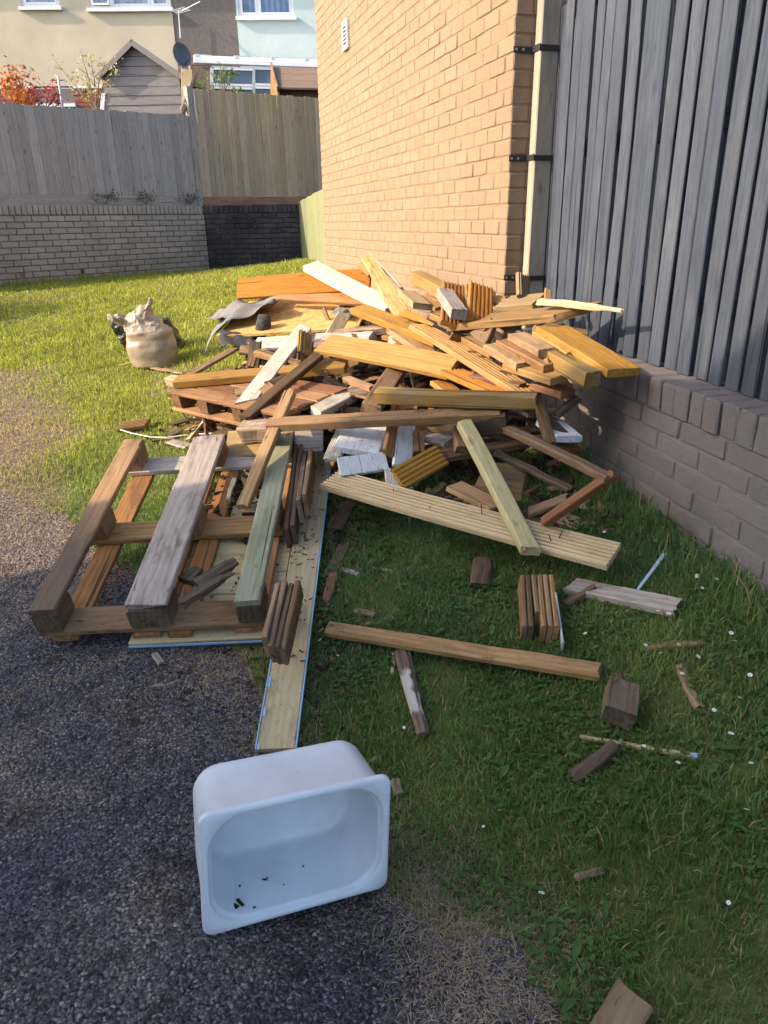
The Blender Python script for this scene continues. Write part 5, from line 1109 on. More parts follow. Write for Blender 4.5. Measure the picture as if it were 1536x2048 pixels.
sheet('roofing_felt', 'grey roofing felt flap hanging off the left of the chipboard', fq + np.array([0, 0, .02]), .004, M_felt, 'felt', 14, .06, .02, 3, lambda s, t_: (0, 0, -.20 * max(0, .42 - s) ** 1.3 * (1 - t_) * 2 + .03 * s))
sheet('felt_offcut', 'darker grey felt piece under the left flap', np.array([P(412, 640, 4.95), P(480, 634, 4.9), P(545, 612, 5.1), P(470, 606, 5.35)]), .004, noisy('light_grey_felt', (0.27, 0.265, 0.25), (0.2, 0.195, 0.185), 90, 0.92, 0.6, 0.004), 'felt', 8, .04, .02, 7)
sheet('felt_patch', 'small grey felt patch on the right of the chipboard', np.array([P(662, 630, 4.62), P(700, 640, 4.5), P(714, 612, 4.75), P(690, 606, 4.86)]) + np.array([0, 0, .012]), .004, M_felt, 'felt', 6, .005, .03, 9)
sheet('dark_felt_scrap', 'black bent felt scrap hanging under the chipboard corner', np.array([P(440, 690, 4.55), P(505, 690, 4.5), P(510, 665, 4.62), P(440, 668, 4.68)]), .005, noisy('black_felt', (0.05, 0.05, 0.05), (0.03, 0.03, 0.03), 60), 'felt', 8, .06, .05, 12)
lg = Vector(P(529, 646, 4.62)); lv = MB(); lv.tube([lg + Vector((-.012, 0, -.045)), lg + Vector((-.008, 0, -.02)), lg + Vector((0, 0, .02)), lg + Vector((.004, 0, .045)), lg + Vector((.005, 0, .05))], [.042, .047, .046, .040, .025], 14)
lv.v = [tuple(Vector(q_) + mnoise.noise_vector(Vector(q_) * 40) * .006) for q_ in lv.v]
lv.obj('charred_log', noisy('charred_bark', (0.14, 0.135, 0.13), (0.04, 0.04, 0.04), 40, 0.95, 1.0, .02), smooth=True, M=T(lg), label='short charred grey log standing on the chipboard', cat='log')
# old small pallet at the left of the pile
op = empty('old_pallet', tuple(P(400, 850, 3.8)), 'old reddish brown pallet end under the long yellow plank', 'pallet')
q0, q1, q2, q3 = [Vector(P(*t_)) for t_ in ((331, 781, 4.02), (478, 812, 3.58), (600, 765, 3.95), (400, 752, 4.2))]
ex = (q1 - q0).normalized(); ey = (q3 - q0); ey = (ey - ex * ex.dot(ey)).normalized(); en = ex.cross(ey).normalized(); en = en if en.z > 0 else -en
def oo(a, b, h): return q0 + ex * a + ey * b + en * h
Lx = (q1 - q0).length + .35
for k, (b, m) in enumerate(((.05, 'orgbrn'), (.155, 'red'), (.26, 'orgbrn'), (.37, 'red'))): plank('deck_board', None, oo(0, b, 0), oo(Lx, b, 0), .098, .02, m, en, op, D3=True, rough=.0015, seg=8, rag=.012)
for a in (.06, .32, .62): plank('block', None, oo(a - .04, .06, -.021), oo(a + .05, .06, -.021), .1, .075, 'red', en, op, D3=True, rough=.002, bev=.008)
for a in (.06, .32, .62): plank('block', None, oo(a - .04, .36, -.021), oo(a + .05, .36, -.021), .1, .075, 'red', en, op, D3=True, rough=.002, bev=.008)
plank('skid_board', None, oo(-.0, .045, -.097), oo(Lx, .045, -.097), .085, .02, 'orgbrn', en, op, D3=True, rough=.0015, seg=8)
plank('skid_board', None, oo(-.0, .36, -.097), oo(Lx, .36, -.097), .085, .02, 'red', en, op, D3=True, rough=.0015, seg=8)
plank('broken_block', 'broken brown block on grass under the old pallet', tuple(G(395, 862)), tuple(G(405, 838, .06)), .06, .05, 'orgbrn', (-.2, -.7, .5), D3=True, rough=.006, jag=.03, cat='block')

# ------------------------------------------------------------------ sacks
def sack(name, label, base, H, rx, ry, yaw, prof, m, seed, cat='sack', crumple=.02, n=36, rings=26, parent=None):
    v = []; f = []
    for i in range(rings + 1):
        t = i / rings; ax, ay, ox, oy = prof(t)
        for k in range(n):
            a = 6.28318 * k / n; c, s = math.cos(a), math.sin(a); e = .8; x = math.copysign(abs(c) ** e, c) * rx * ax + ox; y = math.copysign(abs(s) ** e, s) * ry * ay + oy; z = H * t
            p = Vector((x, y, z)); nn_ = mnoise.noise_vector(p * 14 + Vector((seed, 0, 0))) + mnoise.noise_vector(p * 34) * .45
            p = p + nn_ * crumple * (.25 + .75 * t) ; v.append(p)
    for i in range(rings):
        for k in range(n): f.append((i * n + k, i * n + (k + 1) % n, (i + 1) * n + (k + 1) % n, (i + 1) * n + k))
    f.append(tuple(range(n))[::-1]); f.append(tuple(rings * n + k for k in range(n)))
    Mx = T(base) @ Matrix.Rotation(yaw, 4, 'Z'); return link(name, mesh(name, v, f, m, crumple < .03), Mx, parent, label, cat if parent is None else None)
bb = G(312, 730); hb = math.atan2(-FH[0], FH[1])
M_sack = noisy('tan_sack_plastic', (0.33, 0.26, 0.185), (0.28, 0.22, 0.155), 6, 0.42, 0.35, 0.01, 0.5)
M_sack2 = noisy('translucent_sack_top', (0.38, 0.32, 0.245), (0.28, 0.225, 0.17), 9, 0.35, 0.6, 0.012, 0.5)
M_bin = noisy('black_bag_plastic', (0.012, 0.012, 0.013), (0.006, 0.006, 0.007), 9, 0.28, 0.6, 0.012, 0.6)
def prof_sack(t):
    a = .93 + .12 * math.sin(min(1, t / .8) * 2.9); return a * (1 if t < .9 else 1 - (t - .9) * 2.5), a * (1 if t < .9 else 1 - (t - .9) * 2.5), -.02 * t, 0
sk = sack('rubble_sack', 'tan plastic sack with a peaked crumpled top standing on the lawn', bb, .29, .178, .14, hb, prof_sack, M_sack, 3, crumple=.018)
tb_ = tuple(Vector(bb) + Vector((0, 0, .265)))
def prof_top(t): return max(.05, 1.02 - 1.0 * t ** 1.15), max(.06, .95 - .92 * t), -.02 + .03 * t - .06 * math.sin(t * 3.14), 0
fold = sack('crumpled_top', None, tb_, .225, .17, .13, hb, prof_top, M_sack2, 19, crumple=.034, n=60, rings=34, parent=sk)
fq_ = Vector(tb_) + Vector((-RH[0], -RH[1], 0)) * .10
def prof_flap(t): return .9 * math.sin(.5 + t * 2.3) + .1, .55, -.16 * t, -.04 * t
sack('loose_flap', None, tuple(fq_ + Vector((0, 0, .015))), .10, .10, .09, hb, prof_flap, M_sack2, 9, crumple=.045, n=48, rings=22, parent=sk)
M_pink = mat('pink_print', (0.42, 0.2, 0.26), 0.4)[0]
b2 = G(272, 712); b2[2] += .0
sack('black_bag', 'black plastic bag slumped behind the tan sack, left side', tuple(np.array(b2) + FH * .18), .30, .12, .12, hb + .3, lambda t: ((1.0 + .3 * t) * (1 - max(0, t - .75) * 3.2), 1 - .3 * t, -.10 * t, 0), M_bin, 5, 'bag', .035)
b3 = G(350, 700)
sack('black_bag', 'black plastic bag corner showing right of the tan sack', tuple(np.array(b3) + FH * .05), .24, .09, .12, hb, lambda t: (1 - .75 * t, 1 - .5 * t, -.06 * t, 0), M_bin, 6, 'bag', .03)
pk('lawn_stick', 'short orange stick on grass left of the tan sack', tuple(G(238, 730, .02)), tuple(G(275, 720, .05)), .035, .012, 'yel', UP, D3=True, cat='stick')
pk('lawn_strip', 'thin bark strip on grass in front of the tan sack', tuple(G(282, 730, .02)), tuple(G(372, 746, .02)), .04, .012, 'tan', UP, D3=True, cat='stick', rough=.005, seg=10, jag=.04)
pk('lawn_deck_piece', 'small grooved deck piece alone on the lawn', tuple(G(240, 850, .05)), tuple(G(294, 842, .05)), .09, .028, 'yel', (-.1, -.25, 1), D3=True, prof='deck2', cat='offcut', cut=(.3, .3))
rp = MB(); rp.tube([G(x, y, .035) for x, y in ((236, 858), (262, 866), (300, 874), (332, 875))] + [G(380, 869, .03), G(430, 866, .10)], .0035, 5); rp.obj('white_rope', mat('white_rope', (0.7, 0.68, 0.6), 0.8)[0], label='thin white rope lying across the grass above the pallet', cat='rope')
pk('bark_piece', 'dark bark piece on grass above the pallet, left upper one', tuple(G(333, 872, .02)), tuple(G(362, 858, .03)), .06, .02, 'dk', UP, D3=True, cat='bark', rough=.008, seg=8, jag=.03)
pk('bark_piece', 'grey bark slab on grass touching the pallet runner', tuple(G(338, 880, .02)), tuple(G(385, 892, .02)), .08, .015, 'grey', UP, D3=True, cat='bark', rough=.006, seg=8, jag=.03)
# ------------------------------------------------------------------ pieces scattered on the grass
def gp(name, label, a, b, wd, t, m, la=.0, lb2=.0, hint=UP, **kw):
    kw.setdefault('cat', 'wood piece'); return plank(name, label, tuple(G(a[0], a[1], t + la)), tuple(G(b[0], b[1], t + lb2)), wd, t, m, hint, D3=True, **kw)
gp('grass_plank', 'long tan plank with rounded end lying on the grass', (652, 1249, 0), (1204, 1335, 0), .062, .04, 'tan', .005, .005, (0, -.3, 1), seg=16, rough=.001, bev=.012, cat='plank')
gp('rotten_log', 'rotten log with flaking white paint below the tan plank', (800, 1292, 0), (846, 1470, 0), .052, .045, 'whiterot', 0, 0, (-.3, -.2, 1), rough=.006, seg=14, jag=.03, bev=.015, taper=(1, .7), cat='log')
gp('broken_sliver', 'thin pale sliver beside the white flaked log', (785, 1345), (788, 1300), .014, .012, 'pale', rough=.002, cat='splinter')
gp('rotten_block', 'brown rotten block on grass under the ground deck board', (966, 1112), (958, 1172), .075, .04, 'dkbrn', rough=.006, seg=10, jag=.025, bev=.01, cat='block')
gp('split_board', 'split grey board lying right of the slat bundle', (1128, 1162), (1376, 1212), .075, .03, 'grey', 0, 0, (0, -.3, 1), rough=.002, seg=14, jag=.08, cat='plank')
gp('painted_stick', 'short stick with white flaking paint across the split board', (1122, 1206), (1194, 1166), .022, .02, 'whiterot', 0, .03, rough=.002, jag=.02, cat='stick')
gp('pale_blue_strip', 'thin pale blue plastic strip standing in the grass', (1276, 1178), (1330, 1106), .016, .004, mat('pale_blue_plastic', (0.45, 0.55, 0.66), 0.4)[0], .03, .02, (-.4, -.7, .6), taper=(.5, .8), cat='strip')
gp('grass_splinter', 'long brown splinter among daisies at the right', (1270, 1294), (1420, 1278), .035, .018, 'tan', rough=.003, seg=12, jag=.05, taper=(1, .45), cat='splinter')
gp('dark_splinter', 'dark curved splinter right of the cube block', (1356, 1322), (1408, 1424), .026, .02, 'brn', rough=.004, seg=12, jag=.03, bend=.01, cat='splinter')
gp('cube_block', 'split dark cube block on the grass at the right', (1252, 1355), (1244, 1428), .085, .07, 'dkbrn', .02, .02, (0, -.35, 1), rough=.006, seg=10, jag=.03, rag=.01, bev=.004, cat='block')
gp('cube_spike', 'dark spike of wood behind the cube block', (1236, 1342), (1246, 1368), .018, .03, 'dkbrn', .03, .03, cat='splinter', jag=.02)
thin_ = gp('thin_stick', 'thin pale stick with a blue painted tip', (1160, 1470), (1385, 1507), .016, .014, 'pale', .004, .004, seg=10, rough=.0008, taper=(.6, 1.1), cat='stick')
plank('painted_tip', 'blue painted tip', tuple(G(1384, 1507, .02)), tuple(G(1395, 1509, .02)), .0185, .016, M_blue_film, UP, thin_, D3=True)
gp('rotten_stick', 'dark rotten stick crossing the thin pale stick', (1136, 1560), (1240, 1480), .045, .028, 'dk', 0, .02, (-.2, -.3, 1), rough=.005, seg=12, jag=.03, taper=(1, .75), cat='stick')
gp('grass_chip', 'small brown chip on grass above the tan plank', (706, 1217), (756, 1227), .026, .015, 'brn', rough=.003, cat='chip', jag=.02)
gp('grey_splinter', 'pale grey splinter on grass left of the hollow log piece', (672, 1132), (724, 1148), .022, .014, 'grey', rough=.004, seg=8, jag=.03, cat='splinter')
gp('tan_splinter', 'thin tan splinter beside the grey splinter', (738, 1133), (786, 1141), .012, .008, 'pale', rough=.002, jag=.02, cat='splinter')
gp('dark_chip', 'black chip on grass right of the tan splinter', (805, 1141), (842, 1144), .03, .015, 'dk', rough=.005, jag=.02, cat='chip')
gp('small_stick', 'tiny upright tan stick in the shaded grass', (795, 1146), (803, 1180), .01, .008, 'tan', cat='stick')
gp('left_bark', 'reddish rotten bark strip along the floor board, upper one', (655, 1160), (690, 1082), .05, .022, 'dkbrn', rough=.006, seg=10, jag=.04, cat='bark')
gp('left_bark', 'dark bark lump below the deck board at the floor board', (664, 1062), (700, 1000), .07, .03, 'dkbrn', rough=.008, seg=10, jag=.04, cat='bark')
gp('left_bark', 'lowest reddish bark strip beside the floor board edge', (650, 1205), (668, 1140), .035, .02, 'red', rough=.006, seg=10, jag=.04, cat='bark')
gp('white_splinter', 'small white splinter behind the sink', (722, 1533), (756, 1511), .014, .006, 'white', rough=.003, seg=8, jag=.02, taper=(.3, 1), cat='splinter')
gp('split_chunk', 'pale split wood chunk beside the sink rim', (788, 1553), (800, 1592), .028, .02, 'rot', rough=.006, seg=8, jag=.02, cat='chip')
gp('brown_stone', 'reddish brown crumbly lump behind the sink', (672, 1490), (706, 1488), .05, .03, 'red', 0, 0, rough=.01, bev=.012, seg=6, cat='lump')
gp('fibrous_chip', 'small fibrous chip in the lower right grass', (1142, 1756), (1212, 1736), .02, .01, 'rot', rough=.004, seg=8, jag=.04, cat='chip')
gp('corner_plank', 'sawn plank end entering at the bottom right', (1195, 2110), (1276, 1976), .075, .022, 'tan', .02, .03, (0, -.1, 1), rough=.0006, seg=5, cat='plank')
gp('tarmac_stick', 'thin pale stick on the tarmac below the pallet', (354, 1330), (438, 1362), .008, .006, 'pale', cat='stick')
gp('tarmac_splinter', 'pale splinter on the tarmac under the thin stick', (298, 1372), (352, 1364), .014, .008, 'grey', rough=.002, jag=.02, cat='splinter')
gp('tarmac_chunk', 'grey wood chunk on the tarmac at the panel edge', (308, 1303), (326, 1326), .024, .018, 'grey', rough=.003, cat='chip')
gp('tarmac_chip', 'tiny pale chip on the tarmac right of the splinter', (380, 1372), (392, 1384), .008, .005, 'pale', cat='chip')
gp('tarmac_twig', 'short forked twig on the tarmac near the floor board', (404, 1380), (420, 1352), .005, .005, 'pale', cat='twig')
gp('tarmac_straw', 'single straw sliver on the open tarmac at lower left', (218, 1890), (232, 1850), .006, .003, 'pale', cat='straw')
gp('white_fleck', 'white paper fleck on the tarmac at lower left', (24, 1960), (38, 1966), .012, .003, 'white', cat='litter')
gp('plastic_scrap', 'clear plastic scrap in grass near the low wall', (1300, 1072), (1318, 1080), .025, .012, 'whitegrey', rough=.006, cat='litter')
# bundle of slats on the grass with a grey plate
for k in range(6):
    x = 1042 + k * 11.5; m = ('brn', 'dkbrn', 'brn', 'tan', 'brn', 'tan')[k]
    lb_ = ('leftmost slat of the upright bundle on the grass', 'second slat of the upright bundle on the grass', 'third, shorter slat of the grass bundle', 'fourth slat of the upright bundle on the grass', 'fifth slat of the upright bundle on the grass', 'rightmost slat of the grass bundle beside the grey plate')[k]
    a = G(x + 8 + (k - 2) * 1.2, 1296 - (k == 2) * 30); b = G(x, 1196); up_ = .082
    plank('loose_batten', lb_, (a[0], a[1], a[2] + up_), (b[0], b[1], b[2] + up_ + .01), .0165, .085, m, (-.05, -.25, 1), D3=True, cat='slat', group='bundle of slats on the grass', rough=.001, seg=6)
a = G(1124, 1318); b = G(1108, 1232); plank('grey_plate', 'thin grey plate leaning against the slat bundle', (a[0], a[1], a[2] + .06), (b[0], b[1], b[2] + .09), .006, .09, mat('grey_plate', (0.33, 0.36, 0.40), 0.6)[0], (-.15, -.2, 1), D3=True, cat='plate')
# ------------------------------------------------------------------ grass, straw, leaves, daisies
NR = np.random.default_rng(7)
def visible(x, y, z, mx=90, my=120):
    d = np.stack([x, y, z - 1.5], -1) @ CM; k = d[:, 2] > .15; a = 768 + FPX * d[:, 0] / np.maximum(d[:, 2], .01); b = 1024 - FPX * d[:, 1] / np.maximum(d[:, 2], .01)
    return k & (a > -mx) & (a < 1536 + mx) & (b < 2048 + my) & (b > -50)
NOG = [[tuple((MS @ Vector(q))[:2]) for q in ((.015, 0, .01), (SW - .015, 0, .01), (SW - .03, 0, SDp), (.03, 0, SDp))],
       [tuple(q[:2]) for q in (pp(uA, vA + .01, 0), pp(uC, vA + .01, 0), pp(uC, vC - .1, 0), pp(.0, vC - .1, 0))]]
tb = np.array(TARB)
def tar_dist(x, y):
    best = np.full(x.shape, 9.0)
    for (a, b), (c, d) in zip(TARB[:-1], TARB[1:]):
        vx, vy = c - a, d - b; t = np.clip(((x - a) * vx + (y - b) * vy) / (vx * vx + vy * vy + 1e-9), 0, 1); best = np.minimum(best, np.hypot(x - a - t * vx, y - b - t * vy))
    return best
def scatter(n, box):
    x = NR.uniform(box[0], box[1], n); y = NR.uniform(box[2], box[3], n); return x, y
def blades(x, y, h, wd, lean, col, name, m, flat=0.0, zoff=0.0, label=None):
    n = len(x); z = gz(x, y) + zoff; a = NR.uniform(0, 6.283, n); l = NR.uniform(0, 6.283, n); ln = lean * NR.uniform(.3, 1.0, n) * h; hh = h * np.sqrt(np.clip(1 - (lean * .8) ** 2, .05, 1))
    B = np.stack([x, y, z], -1); wv = np.stack([np.cos(a), np.sin(a), 0 * a], -1) * wd[:, None] / 2; dv = np.stack([np.cos(l), np.sin(l), 0 * l], -1) * ln[:, None]
    up_ = np.zeros((n, 3)); up_[:, 2] = hh
    V = np.stack([B - wv, B + wv, B + dv * .35 + up_ * .6 + wv * .75, B + dv * .35 + up_ * .6 - wv * .75, B + dv + up_ * (1 - flat)], 1).reshape(-1, 3)
    k = np.arange(n)[:, None] * 5; loops = np.concatenate([k + [0, 1, 2, 3], k + [3, 2, 4]], 1).ravel(); sizes = np.tile([4, 3], n)
    me = npmesh(name, V, loops, sizes, m); at_ = me.attributes.new('Col', 'FLOAT_COLOR', 'POINT'); C = np.ones((n, 5, 4)); C[:, :, :3] = col[:, None, :]; at_.data.foreach_set('color', C.astype(np.float32).ravel())
    return me
M_grass = vcol('grass_blade', 0.5, 0.25, 0.45); M_straw = vcol('straw', 0.8, 0.15, 0.2)
def grass_points():
    X = []; Y = []
    for box, dens in (((-.1, 1.72, .45, 2.2), 30000), ((-.5, 1.84, 2.2, 3.6), 18000), ((-2.6, 1.76, 3.0, 5.2), 9000), ((-3.2, 1.8, 5.2, 8.0), 5200), ((-4.6, 2.3, 8.0, 12.6), 3000)):
        n = int(dens * (box[1] - box[0]) * (box[3] - box[2])); x, y = scatter(n, box); X.append(x); Y.append(y)
    x = np.concatenate(X); y = np.concatenate(Y); z = gz(x, y); k = visible(x, y, z); x, y = x[k], y[k]
    k = ~on_tar(x, y) & ~((lw_off(x, y) > -.008) & (y < 3.75)) & ~((x > GX - .02) & (y > 3.7) & (y < 8.3))
    s = (x - rl[0]) * rn[0] + (y - rl[1]) * rn[1]; s2_ = (x - rc[0]) * dn[0] + (y - rc[1]) * dn[1]
    k &= (s > .01) & (s2_ > .01) & ~((y > 8.3) & (x > 1.75 + (y - 8.3) * .118))
    for q_ in NOG: k &= ~inpoly(x, y, q_)
    return x[k], y[k]
x, y = grass_points(); r = np.hypot(x, y); br = bare(x, y); td = tar_dist(x, y)
dry = np.clip(br + np.clip(1 - td / .16, 0, 1) * .9 * (y < 2.6) + (fbm(x * 1.6, y * 1.6, 3, 4) - .62) * .8, 0, 1)
k = NR.random(len(x)) > dry * .45; x, y, r, br, dry, td = [q_[k] for q_ in (x, y, r, br, dry, td)]
n = len(x); tuft = fbm(x * 5, y * 5, 15, 4); h = (.014 + .034 * NR.random(n) ** 1.8) * (.25 + 1.6 * tuft) * (1 - .45 * br) * np.where(r > 4, 1.15, 1.0)
edge = (np.abs(lw_off(x, y)) < .14) & (y < 3.7); h = np.where(edge, h * NR.uniform(1, 2.6, n), h)
s = (x - rl[0]) * rn[0] + (y - rl[1]) * rn[1]; h = np.where(s < .16, h * NR.uniform(1, 3.0, n), h)
wd = (.0021 + .0024 * NR.random(n)) * np.clip(.8 + r * .22, 1, 3.2)
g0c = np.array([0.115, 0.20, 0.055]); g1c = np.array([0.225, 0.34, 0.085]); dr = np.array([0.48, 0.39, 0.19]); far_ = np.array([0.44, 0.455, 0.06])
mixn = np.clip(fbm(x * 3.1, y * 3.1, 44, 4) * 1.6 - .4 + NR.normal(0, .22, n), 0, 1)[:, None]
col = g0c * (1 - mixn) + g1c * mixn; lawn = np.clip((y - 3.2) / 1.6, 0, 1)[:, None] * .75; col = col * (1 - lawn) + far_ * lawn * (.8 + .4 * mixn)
dk_ = np.clip(dry * NR.uniform(.4, 1.3, n), 0, 1)[:, None]; col = col * (1 - dk_) + dr * dk_; hue = np.clip(fbm(x * 1.3 + 9, y * 1.3, 58, 3) * 2.2 - .75, 0, 1)[:, None] * (1 - lawn / .75); col = col * (1 - hue * .55) + np.array([0.095, 0.205, 0.10]) * hue * .55; tan_ = (NR.random(n) < .08)[:, None]; col = np.where(tan_, dr * .9, col); col *= NR.uniform(.75, 1.25, n)[:, None]
lean = np.clip(NR.normal(.75, .28, n), .1, 1.15)
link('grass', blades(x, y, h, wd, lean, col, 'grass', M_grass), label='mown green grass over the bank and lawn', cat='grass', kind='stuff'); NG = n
# dead straw along the tarmac edge, in the seam and on the worn patch
sx = []; sy = []
for i in range(len(TARB) - 1):
    a, b = np.array(TARB[i]), np.array(TARB[i + 1]); L = np.linalg.norm(b - a); n_ = int(L * (5200 if b[1] < 2.6 else 2600)); t = NR.random(n_)
    p = a + (b - a) * t[:, None]; nrm_ = np.array([b[1] - a[1], -(b[0] - a[0])]) / (L + 1e-9); o = NR.normal(0, .10, n_) * (.5 + fbm(p[:, 0] * 4, p[:, 1] * 4, 9, 3)); p = p + nrm_ * o[:, None]; sx.append(p[:, 0]); sy.append(p[:, 1])
seam = [G(-10, 1408), G(80, 1375), G(180, 1345), G(262, 1318), G(330, 1300), G(470, 1330)]
for a, b in zip(seam[:-1], seam[1:]):
    n_ = int(np.linalg.norm(b - a) * 900); t = NR.random(n_); p = a[:2] + (b - a)[:2] * t[:, None] + NR.normal(0, .022, (n_, 2)); sx.append(p[:, 0]); sy.append(p[:, 1])
bx_, by_ = scatter(90000, (-2.2, -.2, 2.7, 6.9)); k = (bare(bx_, by_) * NR.random(len(bx_)) > .22); sx.append(bx_[k]); sy.append(by_[k])
for cx_, cy_, rr_, n_ in ((.47, 1.28, .10, 2600), (.52, 1.08, .10, 2600), (.58, .95, .08, 1500), (.35, 2.0, .1, 900), (.42, 1.45, .06, 900), (.12, 2.2, .1, 700)):
    sx.append(cx_ + NR.normal(0, rr_, n_)); sy.append(cy_ + NR.normal(0, rr_, n_))
x = np.concatenate(sx); y = np.concatenate(sy); k = visible(x, y, gz(x, y))
for q_ in NOG: k &= ~inpoly(x, y, q_)
x, y = x[k], y[k]; n = len(x); h = .012 + .038 * NR.random(n) ** 2; wd = NR.uniform(.0011, .0024, n) * np.clip(np.hypot(x, y) * .5, 1, 2.2); pal_ = np.array([0.54, 0.43, 0.27]); c2 = np.array([0.33, 0.24, 0.15]); m_ = NR.random(n)[:, None]
link('dry_straw', blades(x, y, h, wd, np.full(n, 1.18), (pal_ * m_ + c2 * (1 - m_)) * NR.uniform(.7, 1.2, n)[:, None], 'dry_straw', M_straw, .8, .006), label='dead straw along the tarmac edge and worn lawn', cat='straw', kind='stuff')
# tall seed stems at the retaining wall and by the low wall
tx = []; ty_ = []
for u in NR.uniform(.6, Lr, 90): p = ra + rd * u + rn * NR.uniform(.02, .12); tx.append(p[0]); ty_.append(p[1])
for u in NR.uniform(0, 1.5, 45): p = rc + dd * u + dn * NR.uniform(.03, .15); tx.append(p[0]); ty_.append(p[1])
for u in NR.uniform(1.0, 3.0, 60): q_ = RW(-NR.uniform(.01, .12), u, 0); tx.append(q_[0]); ty_.append(q_[1])
tx = np.array(tx); ty_ = np.array(ty_); n = len(tx); hh_ = NR.uniform(.08, .22, n) * np.where(ty_ < 5, .7, 1.0)
link('seed_stems', blades(tx, ty_, hh_, NR.uniform(.002, .004, n) * np.where(ty_ < 5, .6, 1.4), NR.uniform(.1, .5, n), np.tile(np.array([0.36, 0.33, 0.16]), (n, 1)) * NR.uniform(.6, 1.2, n)[:, None], 'seed_stems', M_grass), label='tall grass stems along the foot of the walls', cat='grass', kind='stuff')
# broad leaves (clover, plantain) as ground cover
n0 = 26000; x, y = scatter(n0, (.15, 1.70, .5, 2.9)); k = (fbm(x * 3.3, y * 3.3, 71, 4) + .12 * (x - .9) > .50) & ~on_tar(x, y) & visible(x, y, gz(x, y))
for q_ in NOG: k &= ~inpoly(x, y, q_)
x, y = x[k], y[k]; z = gz(x, y); rn2 = random.Random(77); V = []; Fq = []; Cc = []
for px_, py_, pz_ in zip(x, y, z):
    s = rn2.uniform(.0045, .010) if rn2.random() < .95 else rn2.uniform(.013, .028); a = rn2.uniform(0, 6.28); tl = rn2.uniform(-.5, .5); c_, s_ = math.cos(a), math.sin(a); zz = pz_ + rn2.uniform(.006, .026); b0 = len(V); lw_ = .62 if s < .01 else .36
    for (u, w_, q_) in ((-1, 0, 0), (-.3, lw_, .12), (.5, lw_ * .9, .12), (1, 0, -.1), (.5, -lw_ * .9, .12), (-.3, -lw_, .12)):
        V.append((px_ + (u * c_ - w_ * s_) * s, py_ + (u * s_ + w_ * c_) * s, zz + (q_ + tl * u) * s))
    Fq.append((b0, b0 + 1, b0 + 2, b0 + 3)); Fq.append((b0, b0 + 3, b0 + 4, b0 + 5)); j = rn2.uniform(.75, 1.3); Cc += [(.09 * j, .165 * j, .042 * j, 1)] * 6
me = npmesh('broad_leaves', np.array(V), np.array(Fq).ravel(), np.full(len(Fq), 4), M_grass); a_ = me.attributes.new('Col', 'FLOAT_COLOR', 'POINT'); a_.data.foreach_set('color', np.array(Cc, np.float32).ravel())
link('broad_leaves', me, label='small clover and plantain leaves among the grass', cat='ground cover', kind='stuff')
# wood crumbs and bark litter round the heap and the pallet
M_crumb = vcol('wood_crumb', 0.9, 0.1); mb = MB(); cc_ = []; rs = random.Random(31)
def crumb(x_, y_, lo=.006, hi=.03, z_=None, colr=None):
    L = rs.uniform(lo, hi); d = Vector((rs.gauss(0, 1), rs.gauss(0, 1), rs.gauss(0, .2))).normalized(); c = Vector((x_, y_, (g1(x_, y_) if z_ is None else z_) + rs.uniform(.003, .014))); n0_ = len(mb.v)
    mb.bar(c - d * L / 2, c + d * L / 2, L * rs.uniform(.15, .5), L * rs.uniform(.08, .25), (rs.gauss(0, .3), rs.gauss(0, .3), 1)); q_ = colr or rs.choice(((.03, .02, .015), (.06, .035, .022), (.12, .07, .04), (.025, .02, .016), (.3, .2, .11))); cc_.extend([(*q_, 1)] * (len(mb.v) - n0_))
for _ in range(330):
    px_, py_ = rs.uniform(620, 1230), rs.uniform(885, 1075)
    if py_ > 1000 + (px_ - 640) * .12: continue
    q_ = G(px_, py_); crumb(q_[0], q_[1], .03, .13, None, rs.choice(((.06, .038, .025), (.11, .07, .045), (.2, .12, .065), (.3, .2, .12), (.045, .03, .022), (.38, .29, .18))))
for _ in range(380): crumb(*(G(rs.uniform(-20, 800), rs.uniform(1400, 2060))[:2]), .005, .012, None, rs.choice(((.2, .19, .19), (.12, .115, .12), (.3, .27, .24), (.07, .07, .075))))
for _ in range(60): q_ = G(rs.uniform(300, 480), rs.uniform(845, 905)); crumb(q_[0], q_[1], .02, .09)
for _ in range(90):
    q_ = pp(rs.uniform(-.1, .33), rs.uniform(.5, PL), hS + .01); crumb(q_.x, q_.y, .02, .09, q_.z)
for _ in range(420): p = lb_p = la.lerp(lbb, rs.random()); crumb(p.x + rs.gauss(.10, .06), p.y + rs.gauss(0, .05))
for _ in range(500): crumb(rs.uniform(.2, 1.55), rs.gauss(3.1, .22))
for _ in range(260): crumb(*(G(rs.uniform(640, 1250), rs.uniform(1000, 1500))[:2]), .004, .016)
for _ in range(260): crumb(*(G(rs.uniform(250, 520), rs.uniform(1300, 1450))[:2]), .004, .018)
for _ in range(260): crumb(*(G(rs.uniform(0, 900), rs.uniform(1450, 2040))[:2]), .003, .008, None, rs.choice(((.25, .22, .2), (.03, .02, .02), (.3, .24, .16))))
for _ in range(230):
    q_ = pp(rs.uniform(uA + .1, uC - .03), rs.uniform(vA + .03, vC - .12), hS + .004); crumb(q_.x, q_.y, .004, .017, q_.z)
for _ in range(120):
    q_ = la.lerp(lbb, rs.uniform(.2, 1)) + lat * rs.uniform(-.05, .05) + pn * .002; crumb(q_.x, q_.y, .004, .02, q_.z - .003)
me = mb.mesh('wood_crumbs', M_crumb); a_ = me.attributes.new('Col', 'FLOAT_COLOR', 'POINT'); a_.data.foreach_set('color', np.array(cc_, np.float32).ravel()); link('wood_crumbs', me, label='bark crumbs and wood litter round the pallet and heap', cat='litter', kind='stuff')
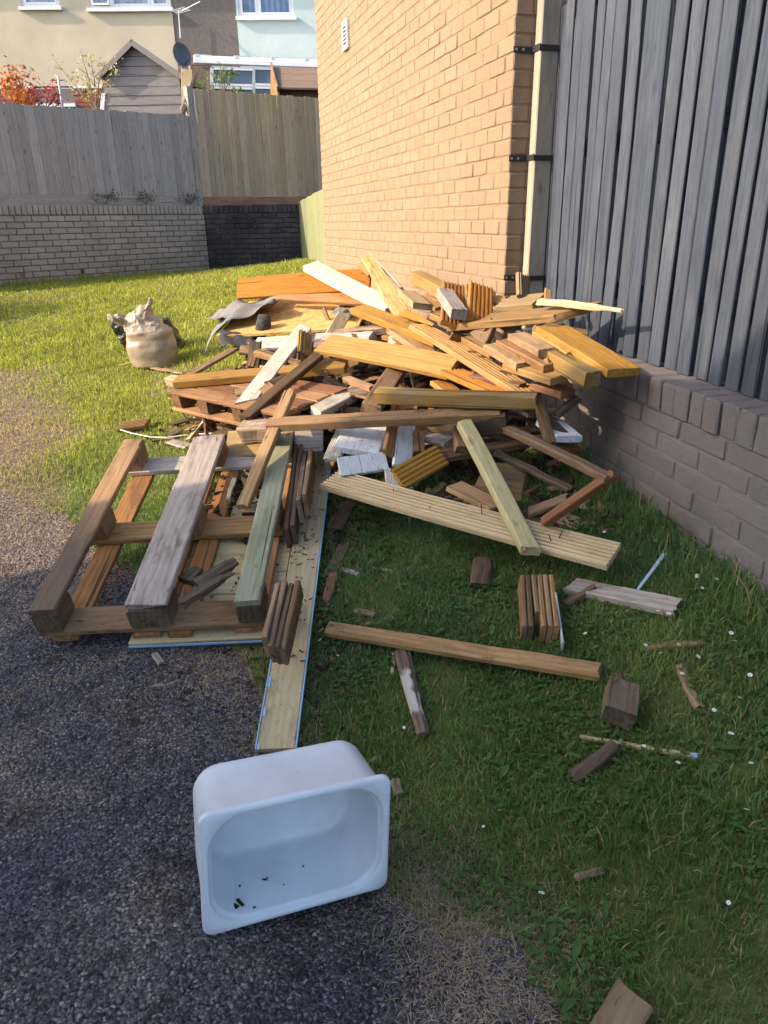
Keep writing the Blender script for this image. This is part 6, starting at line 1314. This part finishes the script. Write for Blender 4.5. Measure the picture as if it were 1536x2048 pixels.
# daisies
M_petal = mat('daisy_petal', (0.75, 0.75, 0.72), 0.6)[0]; M_disc = mat('daisy_disc', (0.6, 0.42, 0.04), 0.7)[0]; M_stem = mat('daisy_stem', (0.12, 0.2, 0.05), 0.6)[0]
pet = MB(); 
for k in range(12):
    a = k / 12 * 6.283; c_, s_ = math.cos(a), math.sin(a); pet.add([(c_ * .0018 - s_ * .0008, s_ * .0018 + c_ * .0008, .0), (c_ * .0075 - s_ * .0014, s_ * .0075 + c_ * .0014, .0012), (c_ * .0085, s_ * .0085, .0013), (c_ * .0075 + s_ * .0014, s_ * .0075 - c_ * .0014, .0012), (c_ * .0018 + s_ * .0008, s_ * .0018 - c_ * .0008, .0)], [(0, 1, 2, 3, 4)])
petm = pet.mesh('petals', M_petal); dm = MB(); dm.tube([(0, 0, -.0005), (0, 0, .0012), (0, 0, .002)], [.0026, .0026, .0012], 8); discm = dm.mesh('disc', M_disc); sm = MB(); sm.tube([(0, 0, 0), (.002, 0, -.02), (0, .002, -.045)], .0007, 4); stm = sm.mesh('stem', M_stem)
rs = random.Random(2)
for (px_, py_) in ((1394, 1152), (1433, 1158), (1404, 1176), (1316, 1222), (1337, 1227), (1361, 1241), (1291, 1290), (1321, 1306), (1357, 1289), (1396, 1313), (1462, 1266), (1470, 1282), (1364, 1347), (1428, 1420), (1462, 1467), (1209, 1064), (841, 1087), (989, 1092), (1356, 1525), (1502, 1526), (1493, 1619), (1083, 1786), (1170, 1267), (676, 1311), (808, 1455), (967, 1653), (1457, 1805), (1242, 1480), (1288, 1492), (640, 1280), (1500, 1350), (1480, 1395)):
    p = G(px_, py_, .032); d_ = empty('daisy', tuple(p), 'small white daisy flower in the shaded grass', 'daisy', 'daisies scattered in the shaded grass'); s = rs.uniform(.55, .95); Mx = T(p) @ Matrix.Rotation(rs.uniform(-.5, .5), 4, 'X') @ Matrix.Rotation(rs.uniform(-.5, .5), 4, 'Y') @ Matrix.Rotation(rs.uniform(0, 6), 4, 'Z') @ Matrix.Scale(s, 4)
    link('petals', petm, Mx, d_); link('disc', discm, Mx, d_); link('stem', stm, T(p), d_)
